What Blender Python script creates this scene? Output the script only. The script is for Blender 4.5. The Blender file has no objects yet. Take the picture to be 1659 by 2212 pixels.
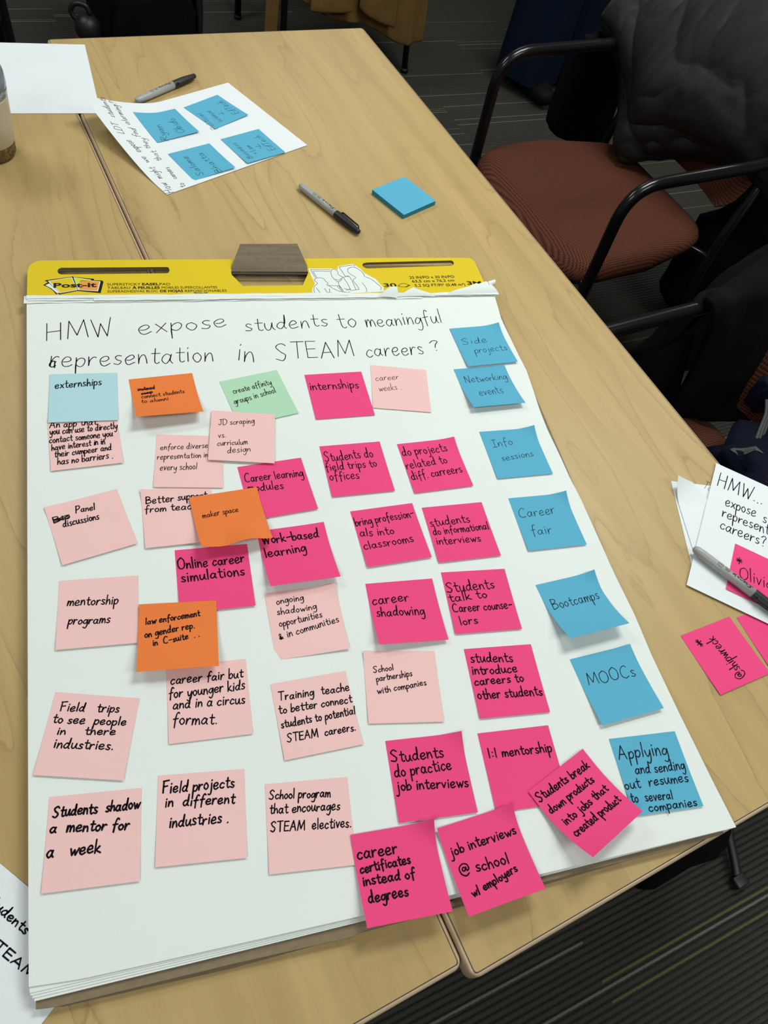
import bpy, bmesh, math, random
from mathutils import Vector, Matrix, noise
random.seed(7)
C = bpy.context.collection
SC = bpy.context.scene
ZT, ZP = .735, .749          # table top, top sheet of the pad

# ------------------------------------------------------------ camera
cam = bpy.data.objects.new('camera', bpy.data.cameras.new('camera')); C.objects.link(cam)
R3 = Matrix(((0.98285,-0.05420258,-0.17626104),(-0.05408355,0.82906869,-0.55652501),(0.1762976,0.55651343,0.81191869)))
M4 = R3.to_4x4(); M4.translation = Vector((0,0,1.478767)); cam.matrix_world = M4
cam.data.sensor_fit = 'VERTICAL'; cam.data.sensor_height = 36; cam.data.sensor_width = 27
cam.data.lens = 1670.2/2212*36; cam.data.clip_start = .02
SC.camera = cam
# ------------------------------------------------------------ world, lights, exposure
w = bpy.data.worlds.new('world'); SC.world = w; w.use_nodes = True
w.node_tree.nodes['Background'].inputs[0].default_value = (.8,.85,.9,1); w.node_tree.nodes['Background'].inputs[1].default_value = .15
def area(name, x, y, e, sx=1.2, sy=.6, col=(.97,1,.965)):
    l = bpy.data.lights.new(name, 'AREA'); l.shape='RECTANGLE'; l.size=sx; l.size_y=sy; l.energy=e; l.color=col
    o = bpy.data.objects.new(name, l); C.objects.link(o); o.location=(x,y,2.66); o.rotation_euler=(0,0,math.radians(22.6))
area('ceiling_lamp', .9, 1.5, 38)
area('ceiling_lamp', -1.6, 2.0, 27)
area('ceiling_lamp', 1.9, -.4, 24)
area('ceiling_lamp', -1.0, -1.0, 22)
area('ceiling_lamp', 3.0, 3.2, 18)
area('ceiling_lamp', .2, 4.4, 14)
vs = SC.view_settings; vs.view_transform='Standard'; vs.look='None'; vs.exposure=-.04; vs.gamma=1; vs.use_curve_mapping=False

cy=SC.cycles; cy.max_bounces=5; cy.diffuse_bounces=3; cy.glossy_bounces=2; cy.transmission_bounces=4; cy.use_adaptive_sampling=True; cy.adaptive_threshold=.03
# ------------------------------------------------------------ frames and helpers
A0 = math.radians(22.6)
DX = Vector((math.cos(A0), math.sin(A0), 0)); DY = Vector((-math.sin(A0), math.cos(A0), 0))
def TW(a, b, z=0): v = DX*a + DY*b; return Vector((v.x, v.y, z))     # table frame (across, along) to world
def tag(o, label=None, cat=None, group=None, kind=None):
    if label: o['label']=label
    if cat: o['category']=cat
    if group: o['group']=group
    if kind: o['kind']=kind
    return o
def empty(name, loc=(0,0,0), rz=0):
    o = bpy.data.objects.new(name, None); C.objects.link(o); o.location=loc; o.rotation_euler=(0,0,rz); o.empty_display_size=.05; return o
def mesh(name, V, F, mat=None, parent=None, smooth=True, solid=0, off=-1, sub=0, bevel=0):
    me = bpy.data.meshes.new(name); me.from_pydata([tuple(v) for v in V], [], F); me.update()
    if smooth: me.polygons.foreach_set('use_smooth', [True]*len(me.polygons))
    o = bpy.data.objects.new(name, me); C.objects.link(o)
    if mat: me.materials.append(mat)
    if parent: o.parent = parent
    if solid:
        m = o.modifiers.new('s','SOLIDIFY'); m.thickness=solid; m.offset=off
        if not sub: m = o.modifiers.new('e','EDGE_SPLIT'); m.split_angle=math.radians(50)
    if bevel:
        m = o.modifiers.new('b','BEVEL'); m.width=bevel; m.segments=3; m.limit_method='ANGLE'
    if sub:
        m = o.modifiers.new('u','SUBSURF'); m.levels=m.render_levels=sub
    return o
def box(name, x0,x1,y0,y1,z0,z1, mat, parent=None, bevel=0, fr=None):
    V=[(x,y,z) for z in (z0,z1) for y in (y0,y1) for x in (x0,x1)]
    if fr: V=[fr(*v) for v in V]
    F=[(0,2,3,1),(4,5,7,6),(0,1,5,4),(2,6,7,3),(0,4,6,2),(1,3,7,5)]
    return mesh(name,V,F,mat,parent,bool(bevel),bevel=bevel)
def grid(name, nu, nv, fn, mat, parent=None, solid=0, off=-1, sub=0, closeu=False):
    V=[fn(i/nu if closeu else i/(nu-1), j/(nv-1)) for j in range(nv) for i in range(nu)]
    F=[]
    for j in range(nv-1):
        for i in range(nu if closeu else nu-1):
            i2=(i+1)%nu; F.append((j*nu+i, j*nu+i2, (j+1)*nu+i2, (j+1)*nu+i))
    return mesh(name,V,F,mat,parent,True,solid,off,sub)
def catmull(P, k=4, closed=False):
    P=[Vector(p) for p in P]; n=len(P)
    if n<3: return P
    out=[]
    for i in range(n-1):
        p0=P[max(i-1,0)]; p1=P[i]; p2=P[i+1]; p3=P[min(i+2,n-1)]
        for j in range(k):
            t=j/k; out.append(.5*((2*p1)+(p2-p0)*t+(2*p0-5*p1+4*p2-p3)*t*t+(3*p1-p0-3*p2+p3)*t*t*t))
    out.append(P[-1]); return out
def round_path(P, r, k=6):
    P=[Vector(p) for p in P]; out=[P[0]]
    for i in range(1,len(P)-1):
        a=(P[i-1]-P[i]); b=(P[i+1]-P[i]); ra=min(r,a.length*.49); rb=min(r,b.length*.49)
        s=P[i]+a.normalized()*ra; e=P[i]+b.normalized()*rb
        for j in range(k+1):
            t=j/k; out.append(s*(1-t)**2+P[i]*2*t*(1-t)+e*t*t)
    out.append(P[-1]); return out
def tube(name, P, r, mat, parent=None, n=12, flat=1.0, caps=True, rf=None):
    P=[Vector(p) for p in P]; V=[];F=[]; up=None
    for i,p in enumerate(P):
        t=(P[min(i+1,len(P)-1)]-P[max(i-1,0)]).normalized()
        if up is None:
            up=Vector((0,0,1)) if abs(t.z)<.9 else Vector((1,0,0))
        s=t.cross(up).normalized(); up=s.cross(t).normalized()
        rr=r*(rf(i/(len(P)-1)) if rf else 1)
        for j in range(n):
            a=2*math.pi*j/n; V.append(p+s*math.cos(a)*rr*flat+up*math.sin(a)*rr)
    for i in range(len(P)-1):
        for j in range(n):
            j2=(j+1)%n; F.append((i*n+j,i*n+j2,(i+1)*n+j2,(i+1)*n+j))
    if caps: F.append(tuple(range(n))[::-1]); F.append(tuple((len(P)-1)*n+j for j in range(n)))
    return mesh(name,V,F,mat,parent)
def lathe(name, prof, mat, parent=None, n=32):
    V=[];F=[]
    for r,z in prof:
        for j in range(n): a=2*math.pi*j/n; V.append((r*math.cos(a),r*math.sin(a),z))
    for i in range(len(prof)-1):
        for j in range(n):
            j2=(j+1)%n; F.append((i*n+j,i*n+j2,(i+1)*n+j2,(i+1)*n+j))
    if prof[0][0]>1e-5: F.append(tuple(range(n))[::-1])
    if prof[-1][0]>1e-5: F.append(tuple((len(prof)-1)*n+j for j in range(n)))
    return mesh(name,V,F,mat,parent)
def plate(name, outer, holes, z, th, mat, parent=None):               # flat outline with holes, given thickness
    cu=bpy.data.curves.new(name,'CURVE'); cu.dimensions='2D'; cu.fill_mode='BOTH'; cu.extrude=th/2
    for L in [outer]+holes:
        sp=cu.splines.new('POLY'); sp.points.add(len(L)-1); sp.use_cyclic_u=True
        for p,q in zip(sp.points,L): p.co=(q[0],q[1],0,1)
    t=bpy.data.objects.new('t',cu); C.objects.link(t)
    me=bpy.data.meshes.new_from_object(t.evaluated_get(bpy.context.evaluated_depsgraph_get()))
    bpy.data.objects.remove(t); me.name=name; me.materials.clear(); me.materials.append(mat)
    me.transform(Matrix.Translation((0,0,z-th/2)))
    o=bpy.data.objects.new(name,me); C.objects.link(o)
    if parent: o.parent=parent
    return o
def print_text(name, s, x0, x1, y, h, z, mat, parent, bold=0, shear=0, dy=0, bend=None):   # printed lettering, fitted to a width; baseline y, y+dy at its end
    cu=bpy.data.curves.new(name,'FONT'); cu.body=s; cu.offset=bold; cu.shear=shear; cu.size=1; cu.resolution_u=3
    t=bpy.data.objects.new('t',cu); C.objects.link(t)
    me=bpy.data.meshes.new_from_object(t.evaluated_get(bpy.context.evaluated_depsgraph_get()))
    bpy.data.objects.remove(t); me.materials.clear(); me.materials.append(mat); me.name=name
    xs=[v.co.x for v in me.vertices]; a,b=min(xs),max(xs); k=(x1-x0)/(b-a)
    for v in me.vertices:
        X=x0+(v.co.x-a)*k; Y=y+v.co.y*h/.70+dy*(v.co.x-a)/(b-a)
        v.co = bend(X,Y) if bend else (X,Y,z)
    o=bpy.data.objects.new(name,me); C.objects.link(o); o.parent=parent; return o

# ------------------------------------------------------------ materials
def srgb(r,g,b):
    f=lambda c:(c/255/12.92 if c/255<.04045 else ((c/255+.055)/1.055)**2.4)
    return (f(r),f(g),f(b),1)
class NT:
    def __init__(s,name,rough=.6,spec=.5):
        s.m=bpy.data.materials.new(name); s.m.use_nodes=True; s.t=s.m.node_tree; s.b=s.t.nodes['Principled BSDF']
        s.b.inputs['Roughness'].default_value=rough; s.b.inputs['Specular IOR Level'].default_value=spec
    def n(s,typ,**k):
        nd=s.t.nodes.new(typ)
        for a,v in k.items(): setattr(nd,a,v)
        return nd
    def l(s,a,b): s.t.links.new(a,b)
    def coord(s,scale=(1,1,1),rot=(0,0,0),out='Object'):
        tc=s.n('ShaderNodeTexCoord'); mp=s.n('ShaderNodeMapping'); mp.inputs['Scale'].default_value=scale; mp.inputs['Rotation'].default_value=rot
        s.l(tc.outputs[out],mp.inputs[0]); return mp.outputs[0]
    def noise(s,co,scale,detail=3,rough=.5,dist=0):
        nd=s.n('ShaderNodeTexNoise'); nd.inputs['Scale'].default_value=scale; nd.inputs['Detail'].default_value=detail
        nd.inputs['Roughness'].default_value=rough; nd.inputs['Distortion'].default_value=dist; s.l(co,nd.inputs['Vector']); return nd.outputs['Fac']
    def math(s,op,a,b=None,c=None):
        nd=s.n('ShaderNodeMath',operation=op)
        for i,v in enumerate((a,b,c)):
            if v is None: continue
            if isinstance(v,(int,float)): nd.inputs[i].default_value=v
            else: s.l(v,nd.inputs[i])
        return nd.outputs[0]
    def ramp(s,fac,stops):
        nd=s.n('ShaderNodeValToRGB'); e=nd.color_ramp.elements
        while len(e)<len(stops): e.new(.5)
        for q,(p,c) in zip(e,stops): q.position=p; q.color=c
        s.l(fac,nd.inputs[0]); return nd.outputs[0]
    def mix(s,fac,a,b,blend='MIX'):
        nd=s.n('ShaderNodeMix',data_type='RGBA',blend_type=blend)
        for i,v in ((0,fac),(6,a),(7,b)):
            if isinstance(v,(int,float)): nd.inputs[i].default_value=v
            elif isinstance(v,tuple): nd.inputs[i].default_value=v
            else: s.l(v,nd.inputs[i])
        return nd.outputs[2]
    def color(s,c):
        if isinstance(c,tuple): s.b.inputs['Base Color'].default_value=c
        else: s.l(c,s.b.inputs['Base Color'])
        return s
    def bump(s,h,strength=.3,dist=.001):
        nd=s.n('ShaderNodeBump'); nd.inputs['Strength'].default_value=strength; nd.inputs['Distance'].default_value=dist
        s.l(h,nd.inputs['Height']); s.l(nd.outputs[0],s.b.inputs['Normal']); return s
def paper(name,c,fib=.03,rough=.75):
    t=NT(name,rough,.2); co=t.coord()
    n=t.noise(co,900,2); lo=t.noise(co,14,3)
    f=t.math('MULTIPLY_ADD',n,fib,1-fib/2); f2=t.math('MULTIPLY_ADD',lo,.04,.98); f=t.math('MULTIPLY',f,f2)
    nd=t.n('ShaderNodeVectorMath',operation='SCALE'); nd.inputs[0].default_value=c[:3]; t.l(f,nd.inputs['Scale'])
    t.color(nd.outputs[0]); t.bump(t.math('ADD',t.math('MULTIPLY',n,.25),t.math('MULTIPLY',t.noise(co,22,3),6.0)),.25,.0006)
    return t.m
def plain(name,c,rough=.5,spec=.5,metal=0,nz=0):
    t=NT(name,rough,spec); t.b.inputs['Metallic'].default_value=metal
    if nz:
        co=t.coord(); n=t.noise(co,nz,3); t.color(t.mix(n,tuple(x*.8 for x in c[:3])+(1,),tuple(min(1,x*1.2) for x in c[:3])+(1,))); t.bump(n,.2,.0006)
    else:
        co=t.coord(); n=t.noise(co,60,2); t.color(t.mix(n,tuple(x*.94 for x in c[:3])+(1,),c)); 
    return t.m
K={}
K['white']=paper('pad_sheet_paper',(.755,.815,.79,1)); K['white2']=paper('printer_paper',(.755,.81,.835,1))
NOTE={'lightpink':(.85,.545,.53,1),'magenta':(.82,.066,.225,1),'blue':(.100,.405,.585,1),'orange':(.80,.205,.048,1),'green':(.42,.68,.47,1),'cyan':(.43,.67,.725,1)}
for k,c in NOTE.items(): K[k]=paper(k+'_note_paper',c)
K['padside']=paper('note_pad_edge',(.045,.29,.42,1),.2)
K['ink']=plain('black_marker_ink',(.006,.005,.009,1),.8,.08)
K['inkthin']=plain('thin_black_ink',(.012,.012,.02,1),.8,.08)
K['print']=plain('printed_black',(.012,.012,.012,1),.7,.15)
K['yellow']=paper('yellow_card',(.70,.525,.014,1),.03,.6)
def cardboard(name,c):
    t=NT(name,.8,.2); co=t.coord((1,1,1)); n=t.noise(t.coord((4,90,4)),3,4); g=t.noise(co,160,3)
    f=t.math('ADD',t.math('MULTIPLY',n,.6),t.math('MULTIPLY',g,.4))
    t.color(t.ramp(f,[(.25,tuple(x*.72 for x in c[:3])+(1,)),(.75,tuple(x*1.15 for x in c[:3])+(1,))])); t.bump(f,.4,.0006); return t.m
K['card']=cardboard('brown_cardboard',(.24,.185,.115,1)); K['cardgrey']=cardboard('grey_brown_cardboard',(.20,.165,.11,1))
def wood(seed):
    t=NT('maple_laminate_%d'%seed,.42,.4)
    tc=t.n('ShaderNodeTexCoord'); mp=t.n('ShaderNodeMapping'); mp.inputs['Location'].default_value=(seed*3.1,seed*1.7,0); t.l(tc.outputs['Object'],mp.inputs[0])
    def sc(v):
        m=t.n('ShaderNodeMapping'); m.inputs['Scale'].default_value=v; t.l(mp.outputs[0],m.inputs[0]); return m.outputs[0]
    big=t.noise(sc((6.0,.95,1)),1,2.4,.5,.35)                       # stretched along the table: cathedral figure
    jag=t.noise(sc((46,9,1)),1,4,.7)
    h=t.math('ADD',big,t.math('MULTIPLY',jag,.032))
    fr=t.math('FRACT',t.math('MULTIPLY',h,13.0))
    line=t.ramp(fr,[(0,(1,1,1,1)),(.03,(.35,.35,.35,1)),(.20,(0,0,0,1)),(.975,(0,0,0,1)),(1,(1,1,1,1))])
    msk=t.ramp(t.noise(sc((5,2,1)),1.3,3),[(.42,(0,0,0,1)),(.6,(1,1,1,1))])
    line=t.math('MULTIPLY',line,t.math('MULTIPLY_ADD',msk,.75,.25))
    streak=t.noise(sc((150,5,1)),1,4,.6); streak2=t.noise(sc((28,1.6,1)),1,4,.6); pore=t.noise(sc((500,60,1)),1,2)
    base=t.ramp(streak2,[(.3,(.415,.290,.118,1)),(.7,(.525,.380,.163,1))])
    base=t.mix(t.math('MULTIPLY',streak,.35),base,(.38,.268,.108,1))
    base=t.mix(t.math('MULTIPLY',line,.66),base,(.27,.17,.07,1))
    dk=t.ramp(pore,[(.62,(0,0,0,1)),(.75,(1,1,1,1))])
    base=t.mix(t.math('MULTIPLY',dk,.12),base,(.30,.2,.1,1))
    t.color(base); t.bump(t.noise(sc((300,300,1)),1,2),.06,.0003); return t.m
K['wood0']=wood(1); K['wood1']=wood(4)
K['edge']=plain('tan_edge_band',(.50,.37,.24,1),.35,.5,nz=8)
K['groove']=plain('dark_seam_line',(.05,.035,.02,1),.7)
K['tub']=plain('black_gloss_tube',(.006,.006,.007,1),.22,.5)
K['plastic']=plain('black_plastic',(.010,.010,.011,1),.45,.5)
def meshfabric(name,c1,c2):
    t=NT(name,.85,.2); co=t.coord((1,1,1))
    sx=t.n('ShaderNodeSeparateXYZ'); t.l(co,sx.inputs[0])
    k=2*math.pi/.0060
    row=t.math('MULTIPLY',sx.outputs[1],k); 
    a=t.math('SINE',t.math('MULTIPLY',sx.outputs[0],k*.9)); b=t.math('SINE',t.math('ADD',row,0)); cz=t.math('SINE',t.math('MULTIPLY',sx.outputs[2],k))
    e1=t.math('SINE',t.math('MULTIPLY',t.math('ADD',sx.outputs[0],t.math('ADD',sx.outputs[1],t.math('MULTIPLY',sx.outputs[2],.8))),k*.62)); e2=t.math('SINE',t.math('MULTIPLY',t.math('SUBTRACT',sx.outputs[0],t.math('ADD',sx.outputs[1],t.math('MULTIPLY',sx.outputs[2],.8))),k*.62))
    f=t.math('MULTIPLY',e1,e2); f=t.math('MULTIPLY_ADD',f,.5,.5)
    t.color(t.ramp(f,[(.12,c2),(.62,c1)])); t.bump(f,.55,.0015); return t.m
K['rust']=meshfabric('rust_mesh_fabric',(.118,.037,.018,1),(.020,.006,.003,1))
def cloth(name,c,sc=60,rough=.7,amp=.5,spec=.25,sheen=0):
    t=NT(name,rough,spec); co=t.coord(); n=t.noise(co,sc,4,.6); f=t.noise(co,700,2)
    t.color(t.mix(n,tuple(x*.75 for x in c[:3])+(1,),tuple(min(1,x*1.25) for x in c[:3])+(1,)))
    t.bump(t.math('ADD',n,t.math('MULTIPLY',f,.15)),amp,.004)
    t.b.inputs['Sheen Weight'].default_value=sheen; return t.m
K['puffer']=cloth('charcoal_nylon',(.0125,.0130,.0122,1),34,.6,.3,.25)
K['blackcloth']=cloth('black_wool',(.0035,.0035,.0045,1),50,.9,.3,.1)
K['tan']=cloth('tan_wool',(.155,.085,.026,1),40,.9,.3,.15)
K['navy']=cloth('navy_trousers',(.003,.008,.020,1),50,.9,.3,.1)
K['shoe']=plain('black_shoe_leather',(.003,.003,.003,1),.7,.15)
K['knit']=cloth('grey_knit',(.08,.08,.09,1),80,.95,.4,.1)
K['skin']=plain('skin',(.42,.24,.16,1),.55,.4); K['hair']=plain('dark_hair',(.012,.008,.006,1),.6,.4)
K['wall']=plain('painted_wall',(.55,.55,.52,1),.9,.2); K['ceil']=plain('ceiling_tile',(.78,.78,.76,1),.95,.1)
K['cream']=plain('cream_enamel',(.56,.49,.38,1),.35,.5); K['steel']=plain('brushed_steel',(.5,.5,.5,1),.3,.5,1)
K['red']=plain('red_plastic',(.30,.03,.03,1),.4); K['barrel']=plain('grey_marker_barrel',(.36,.37,.36,1),.38,.5)
def cork():
    t=NT('cork',.8,.2); co=t.coord(); n=t.noise(co,260,4,.7); t.color(t.ramp(n,[(.35,(.06,.035,.012,1)),(.65,(.26,.17,.07,1))])); t.bump(n,.5,.001); return t.m
K['cork']=cork()
g=NT('clear_lid_plastic',.12,.5); g.b.inputs['Transmission Weight'].default_value=.75; g.color((.55,.6,.68,1)); K['clear']=g.m
# striped, ribbed loop carpet
def carpet():
    t=NT('striped_loop_carpet',.95,.1); co=t.coord()
    sx=t.n('ShaderNodeSeparateXYZ'); t.l(co,sx.inputs[0]); X,Y=sx.outputs[0],sx.outputs[1]
    row=t.math('FLOOR',t.math('DIVIDE',Y,.011))
    rn=t.n('ShaderNodeTexWhiteNoise',noise_dimensions='1D'); t.l(row,rn.inputs['W'])
    band=t.math('FLOOR',t.math('DIVIDE',Y,.5))
    seg=t.math('FLOOR',t.math('ADD',t.math('DIVIDE',X,.46),t.math('MULTIPLY',band,.37)))
    cv=t.n('ShaderNodeCombineXYZ'); t.l(row,cv.inputs[0]); t.l(seg,cv.inputs[1])
    wn=t.n('ShaderNodeTexWhiteNoise',noise_dimensions='2D'); t.l(cv.outputs[0],wn.inputs['Vector'])
    v=wn.outputs['Value']
    fr=t.math('FRACT',t.math('DIVIDE',Y,.011)); core=t.math('MULTIPLY',t.math('GREATER_THAN',t.math('ADD',fr,t.math('MULTIPLY',t.noise(co,260,2),.30)),.40),t.math('LESS_THAN',fr,.62))
    grey=t.math('MULTIPLY',t.math('LESS_THAN',v,.055),core); olive=t.math('MULTIPLY',t.math('GREATER_THAN',v,.96),core); dim=t.math('MULTIPLY',t.math('GREATER_THAN',v,.89),t.math('LESS_THAN',v,.95))
    n=t.noise(co,420,3,.7); n2=t.noise(co,5,2)
    base=t.mix(n,(.024,.024,.021,1),(.084,.081,.073,1))
    base=t.mix(t.math('MULTIPLY',dim,.4),base,(.05,.048,.035,1))
    base=t.mix(t.math('MULTIPLY',grey,t.math('MULTIPLY_ADD',n,.9,.35)),base,(.17,.195,.175,1))
    base=t.mix(t.math('MULTIPLY',olive,t.math('MULTIPLY_ADD',n,.9,.3)),base,(.15,.145,.055,1))
    t.color(base); t.bump(n,.8,.003); return t.m
K['carpet']=carpet()
# ------------------------------------------------------------ a single-stroke handwriting alphabet (tenths of the x-height)
GL={
'a':'9/7 8,4 10,1 7,0 3,3 0,6 3,8 9,8 9,7 3,9 0','b':'7/0 20,0 0,0 0,1 6,4 10,7 7,7 3,4 0,0 1','c':'7/7 8,4 10,1 7,0 3,3 0,7 2',
'd':'9/7 8,4 10,1 7,0 3,3 0,6 3,8 9,8 20,8 20,7 3,9 0','e':'8/1 5,4 5,7 7,6 10,3 10,0 6,1 1,4 0,8 2','f':'7/8 18,6 20,4 17,3 8,3 -4|0 9,7 10',
'g':'8/7 8,4 10,1 7,0 3,3 1,6 4,8 10,8 10,8 -3,5 -9,1 -7','h':'7/0 20,0 0,0 0,1 6,4 10,6 7,7 0','i':'2/1 10,1 0|1 14,1.4 15',
'j':'4/3 10,3 -4,1 -9,-2 -8|3 14,3.4 15','k':'7/0 20,0 0|6 10,1 4,1 4,8 0','l':'2/1 20,1 0','m':'11/0 10,0 0,0 0,1 6,3 10,5 7,5 0,5 0,6 6,8 10,10 7,11 0',
'n':'7/0 10,0 0,0 0,1 6,4 10,6 7,7 0','o':'7/4 10,1 8,0 4,3 0,6 2,7 6,4 10','p':'7/0 10,0 -10,0 -10,0 5,4 10,7 7,6 2,3 0,0 2','q':'8/7 8,4 10,1 7,0 3,3 1,6 4,8 10,8 10,8 -10',
'r':'6/0 10,0 0,0 0,1 6,4 10,6 9','s':'6/6 9,3 10,1 8,3 5,6 3,4 0,0 1','t':'6/3 17,3 3,5 0,7 1|0 11,7 11','u':'8/0 10,0 4,2 0,5 2,7 10,7 10,7 3,9 0',
'v':'7/0 10,3 0,3 0,7 10','w':'11/0 10,3 0,3 0,6 8,6 8,8 0,8 0,12 10','x':'7/0 10,7 0|7 10,0 0','y':'8/0 10,1 4,3 1,6 4,8 10,8 10,7 -3,4 -9,0 -7','z':'7/0 10,7 10,7 10,0 0,0 0,8 0',
'A':'13/0 0,6 19,6 19,12 0|3 7,10 7','B':'11/0 19,0 0|0 19,7 18,8 13,0 10,0 10,9 9,10 3,0 0','C':'12/11 17,7 20,1 14,1 4,6 0,11 2','D':'12/0 19,0 0|0 19,9 17,12 9,8 1,0 0',
'E':'9/9 19,0 19,0 19,0 0,0 0,9 0|0 10,8 10','F':'10/1 19,1 0|0 19,10 20|1 10,8 11','H':'13/1 19,1 0|11 19,11 0|1 9,11 10','I':'8/0 19,8 19|4 19,4 0|0 0,8 0',
'J':'10/2 19,11 19|7 19,7 3,4 0,0 3','K':'10/0 20,0 0|9 19,0 9,0 9,10 0','L':'9/0 19,0 0,0 0,9 0','M':'15/0 0,2 19,2 19,7 3,7 3,13 19,13 19,15 0','N':'12/0 0,0 19,0 19,10 0,10 0,11 20',
'O':'13/7 20,1 15,1 4,7 0,12 5,12 15,7 20','P':'10/1 19,0 -2|0 19,8 19,10 14,6 9,0 8','R':'11/1 19,0 0|0 19,8 19,9 14,1 10,1 10,11 0','S':'11/10 17,6 20,1 16,4 11,9 6,6 0,0 2',
'T':'12/0 19,12 19|6 19,6 0','W':'15/0 19,4 0,4 0,7 14,7 14,11 0,11 0,15 20','1':'3/1 19,1 0',':':'3/1 10,1.3 10.6|1 2,1.3 2.6','.':'2/1 0,1.6 .5',',':'2/1 1,0 -3','-':'8/0 8,8 9',
'?':'8/0 15,4 19,8 16,5 11,4 6|4 1,4.4 1.4','@':'16/11 11,7 12,5 8,8 6,11 12,11 12,12 6,15 8,14 15,8 18,1 13,2 3,8 -2,14 1','/':'4/3 20,0 -2','*':'9/4 16,4 4|0 13,8 7|8 13,0 7|-1 10,9 10',
'+':'8/4 14,4 5|0 9,8 10','&':'9/8 5,4 0,0 3,5 10,4 14,1 11,9 0|0 3,6 2,1 6','>':'8/4 18,4 2|0 7,4 2,4 2,8 7'}
def glyph(ch):
    s=GL.get(ch)
    if s is None: return 6,[]
    a,r=s.split('/',1) if ch!='/' else s.split('/',1)
    st=[]
    for part in r.split('|'):
        P=[tuple(float(t) for t in q.split()) for q in part.split(',')]
        run=[P[0]]; out=[]
        for q in P[1:]:
            if q==run[-1]:
                st.append([x.to_2d() for x in catmull([(*t,0) for t in run],3)]); run=[q]
            else: run.append(q)
        st.append([x.to_2d() for x in catmull([(*t,0) for t in run],3)])
    return float(a),st
def write(lines, surf, pen, V, F, slant=.06, jit=.8):
    """each line: text, baseline start and end (mm), x-height (mm); surf maps local metres to 3-D"""
    for tx,x0,y0,x1,y1,h in lines:
        strike=0
        while tx.startswith('~'): strike+=1; tx=tx[1:]
        a=Vector((x0,y0)); b=Vector((x1,y1)); L=(b-a).length; u=(b-a)/L; n=Vector((-u.y,u.x))
        G=[]; X=0
        for ch in tx:
            if ch==' ': X+=7; continue
            adv,st=glyph(ch); G.append((X,st)); X+=adv+3.2
        X=max(X-3.2,1)
        sx=L/X; sy=h/10
        S=[]
        for gx,st in G:
            dy=random.uniform(-jit,jit); ks=1+random.uniform(-.07,.07); sl=slant+random.uniform(-.04,.04); ph=random.uniform(0,9)
            for s in st:
                S.append([a+u*((gx+p.x)*sx+p.y*sl*sy)+n*((p.y*ks+dy+.25*math.sin(p.x*.8+ph))*sy) for p in s])
        if strike:
            for q in range(strike+1):
                f=.35+.4*q; S.append([a+u*(L*t)+n*(h*(f+.12*math.sin(7*t+q))) for t in (0,.2,.4,.6,.8,1.02)])
        for s in S:
            if len(s)<2: continue
            w=pen/2; pts=[s[0]]
            for p in s[1:]:
                if (p-pts[-1]).length>.02: pts.append(p)
            if len(pts)<2: pts.append(pts[0]+Vector((pen*.2,0)))
            d0=(pts[1]-pts[0]).normalized(); d1=(pts[-1]-pts[-2]).normalized()
            P=[pts[0]-d0*w*.9, pts[0]-d0*w*.5]+pts+[pts[-1]+d1*w*.5, pts[-1]+d1*w*.9]
            Wd=[w*.35,w*.85]+[w]*len(pts)+[w*.85,w*.35]
            i0=len(V)
            for i,p in enumerate(P):
                t=(P[min(i+1,len(P)-1)]-P[max(i-1,0)])
                if t.length<1e-6: t=d0
                t=t.normalized(); m=Vector((-t.y,t.x)); ww=Wd[i]*(1+.10*math.sin(i*1.3+p.x))
                for q in (p+m*ww, p-m*ww): V.append(surf(q.x/1000,q.y/1000))
            for i in range(len(P)-1): F.append((i0+2*i+1,i0+2*i+3,i0+2*i+2,i0+2*i))
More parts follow.
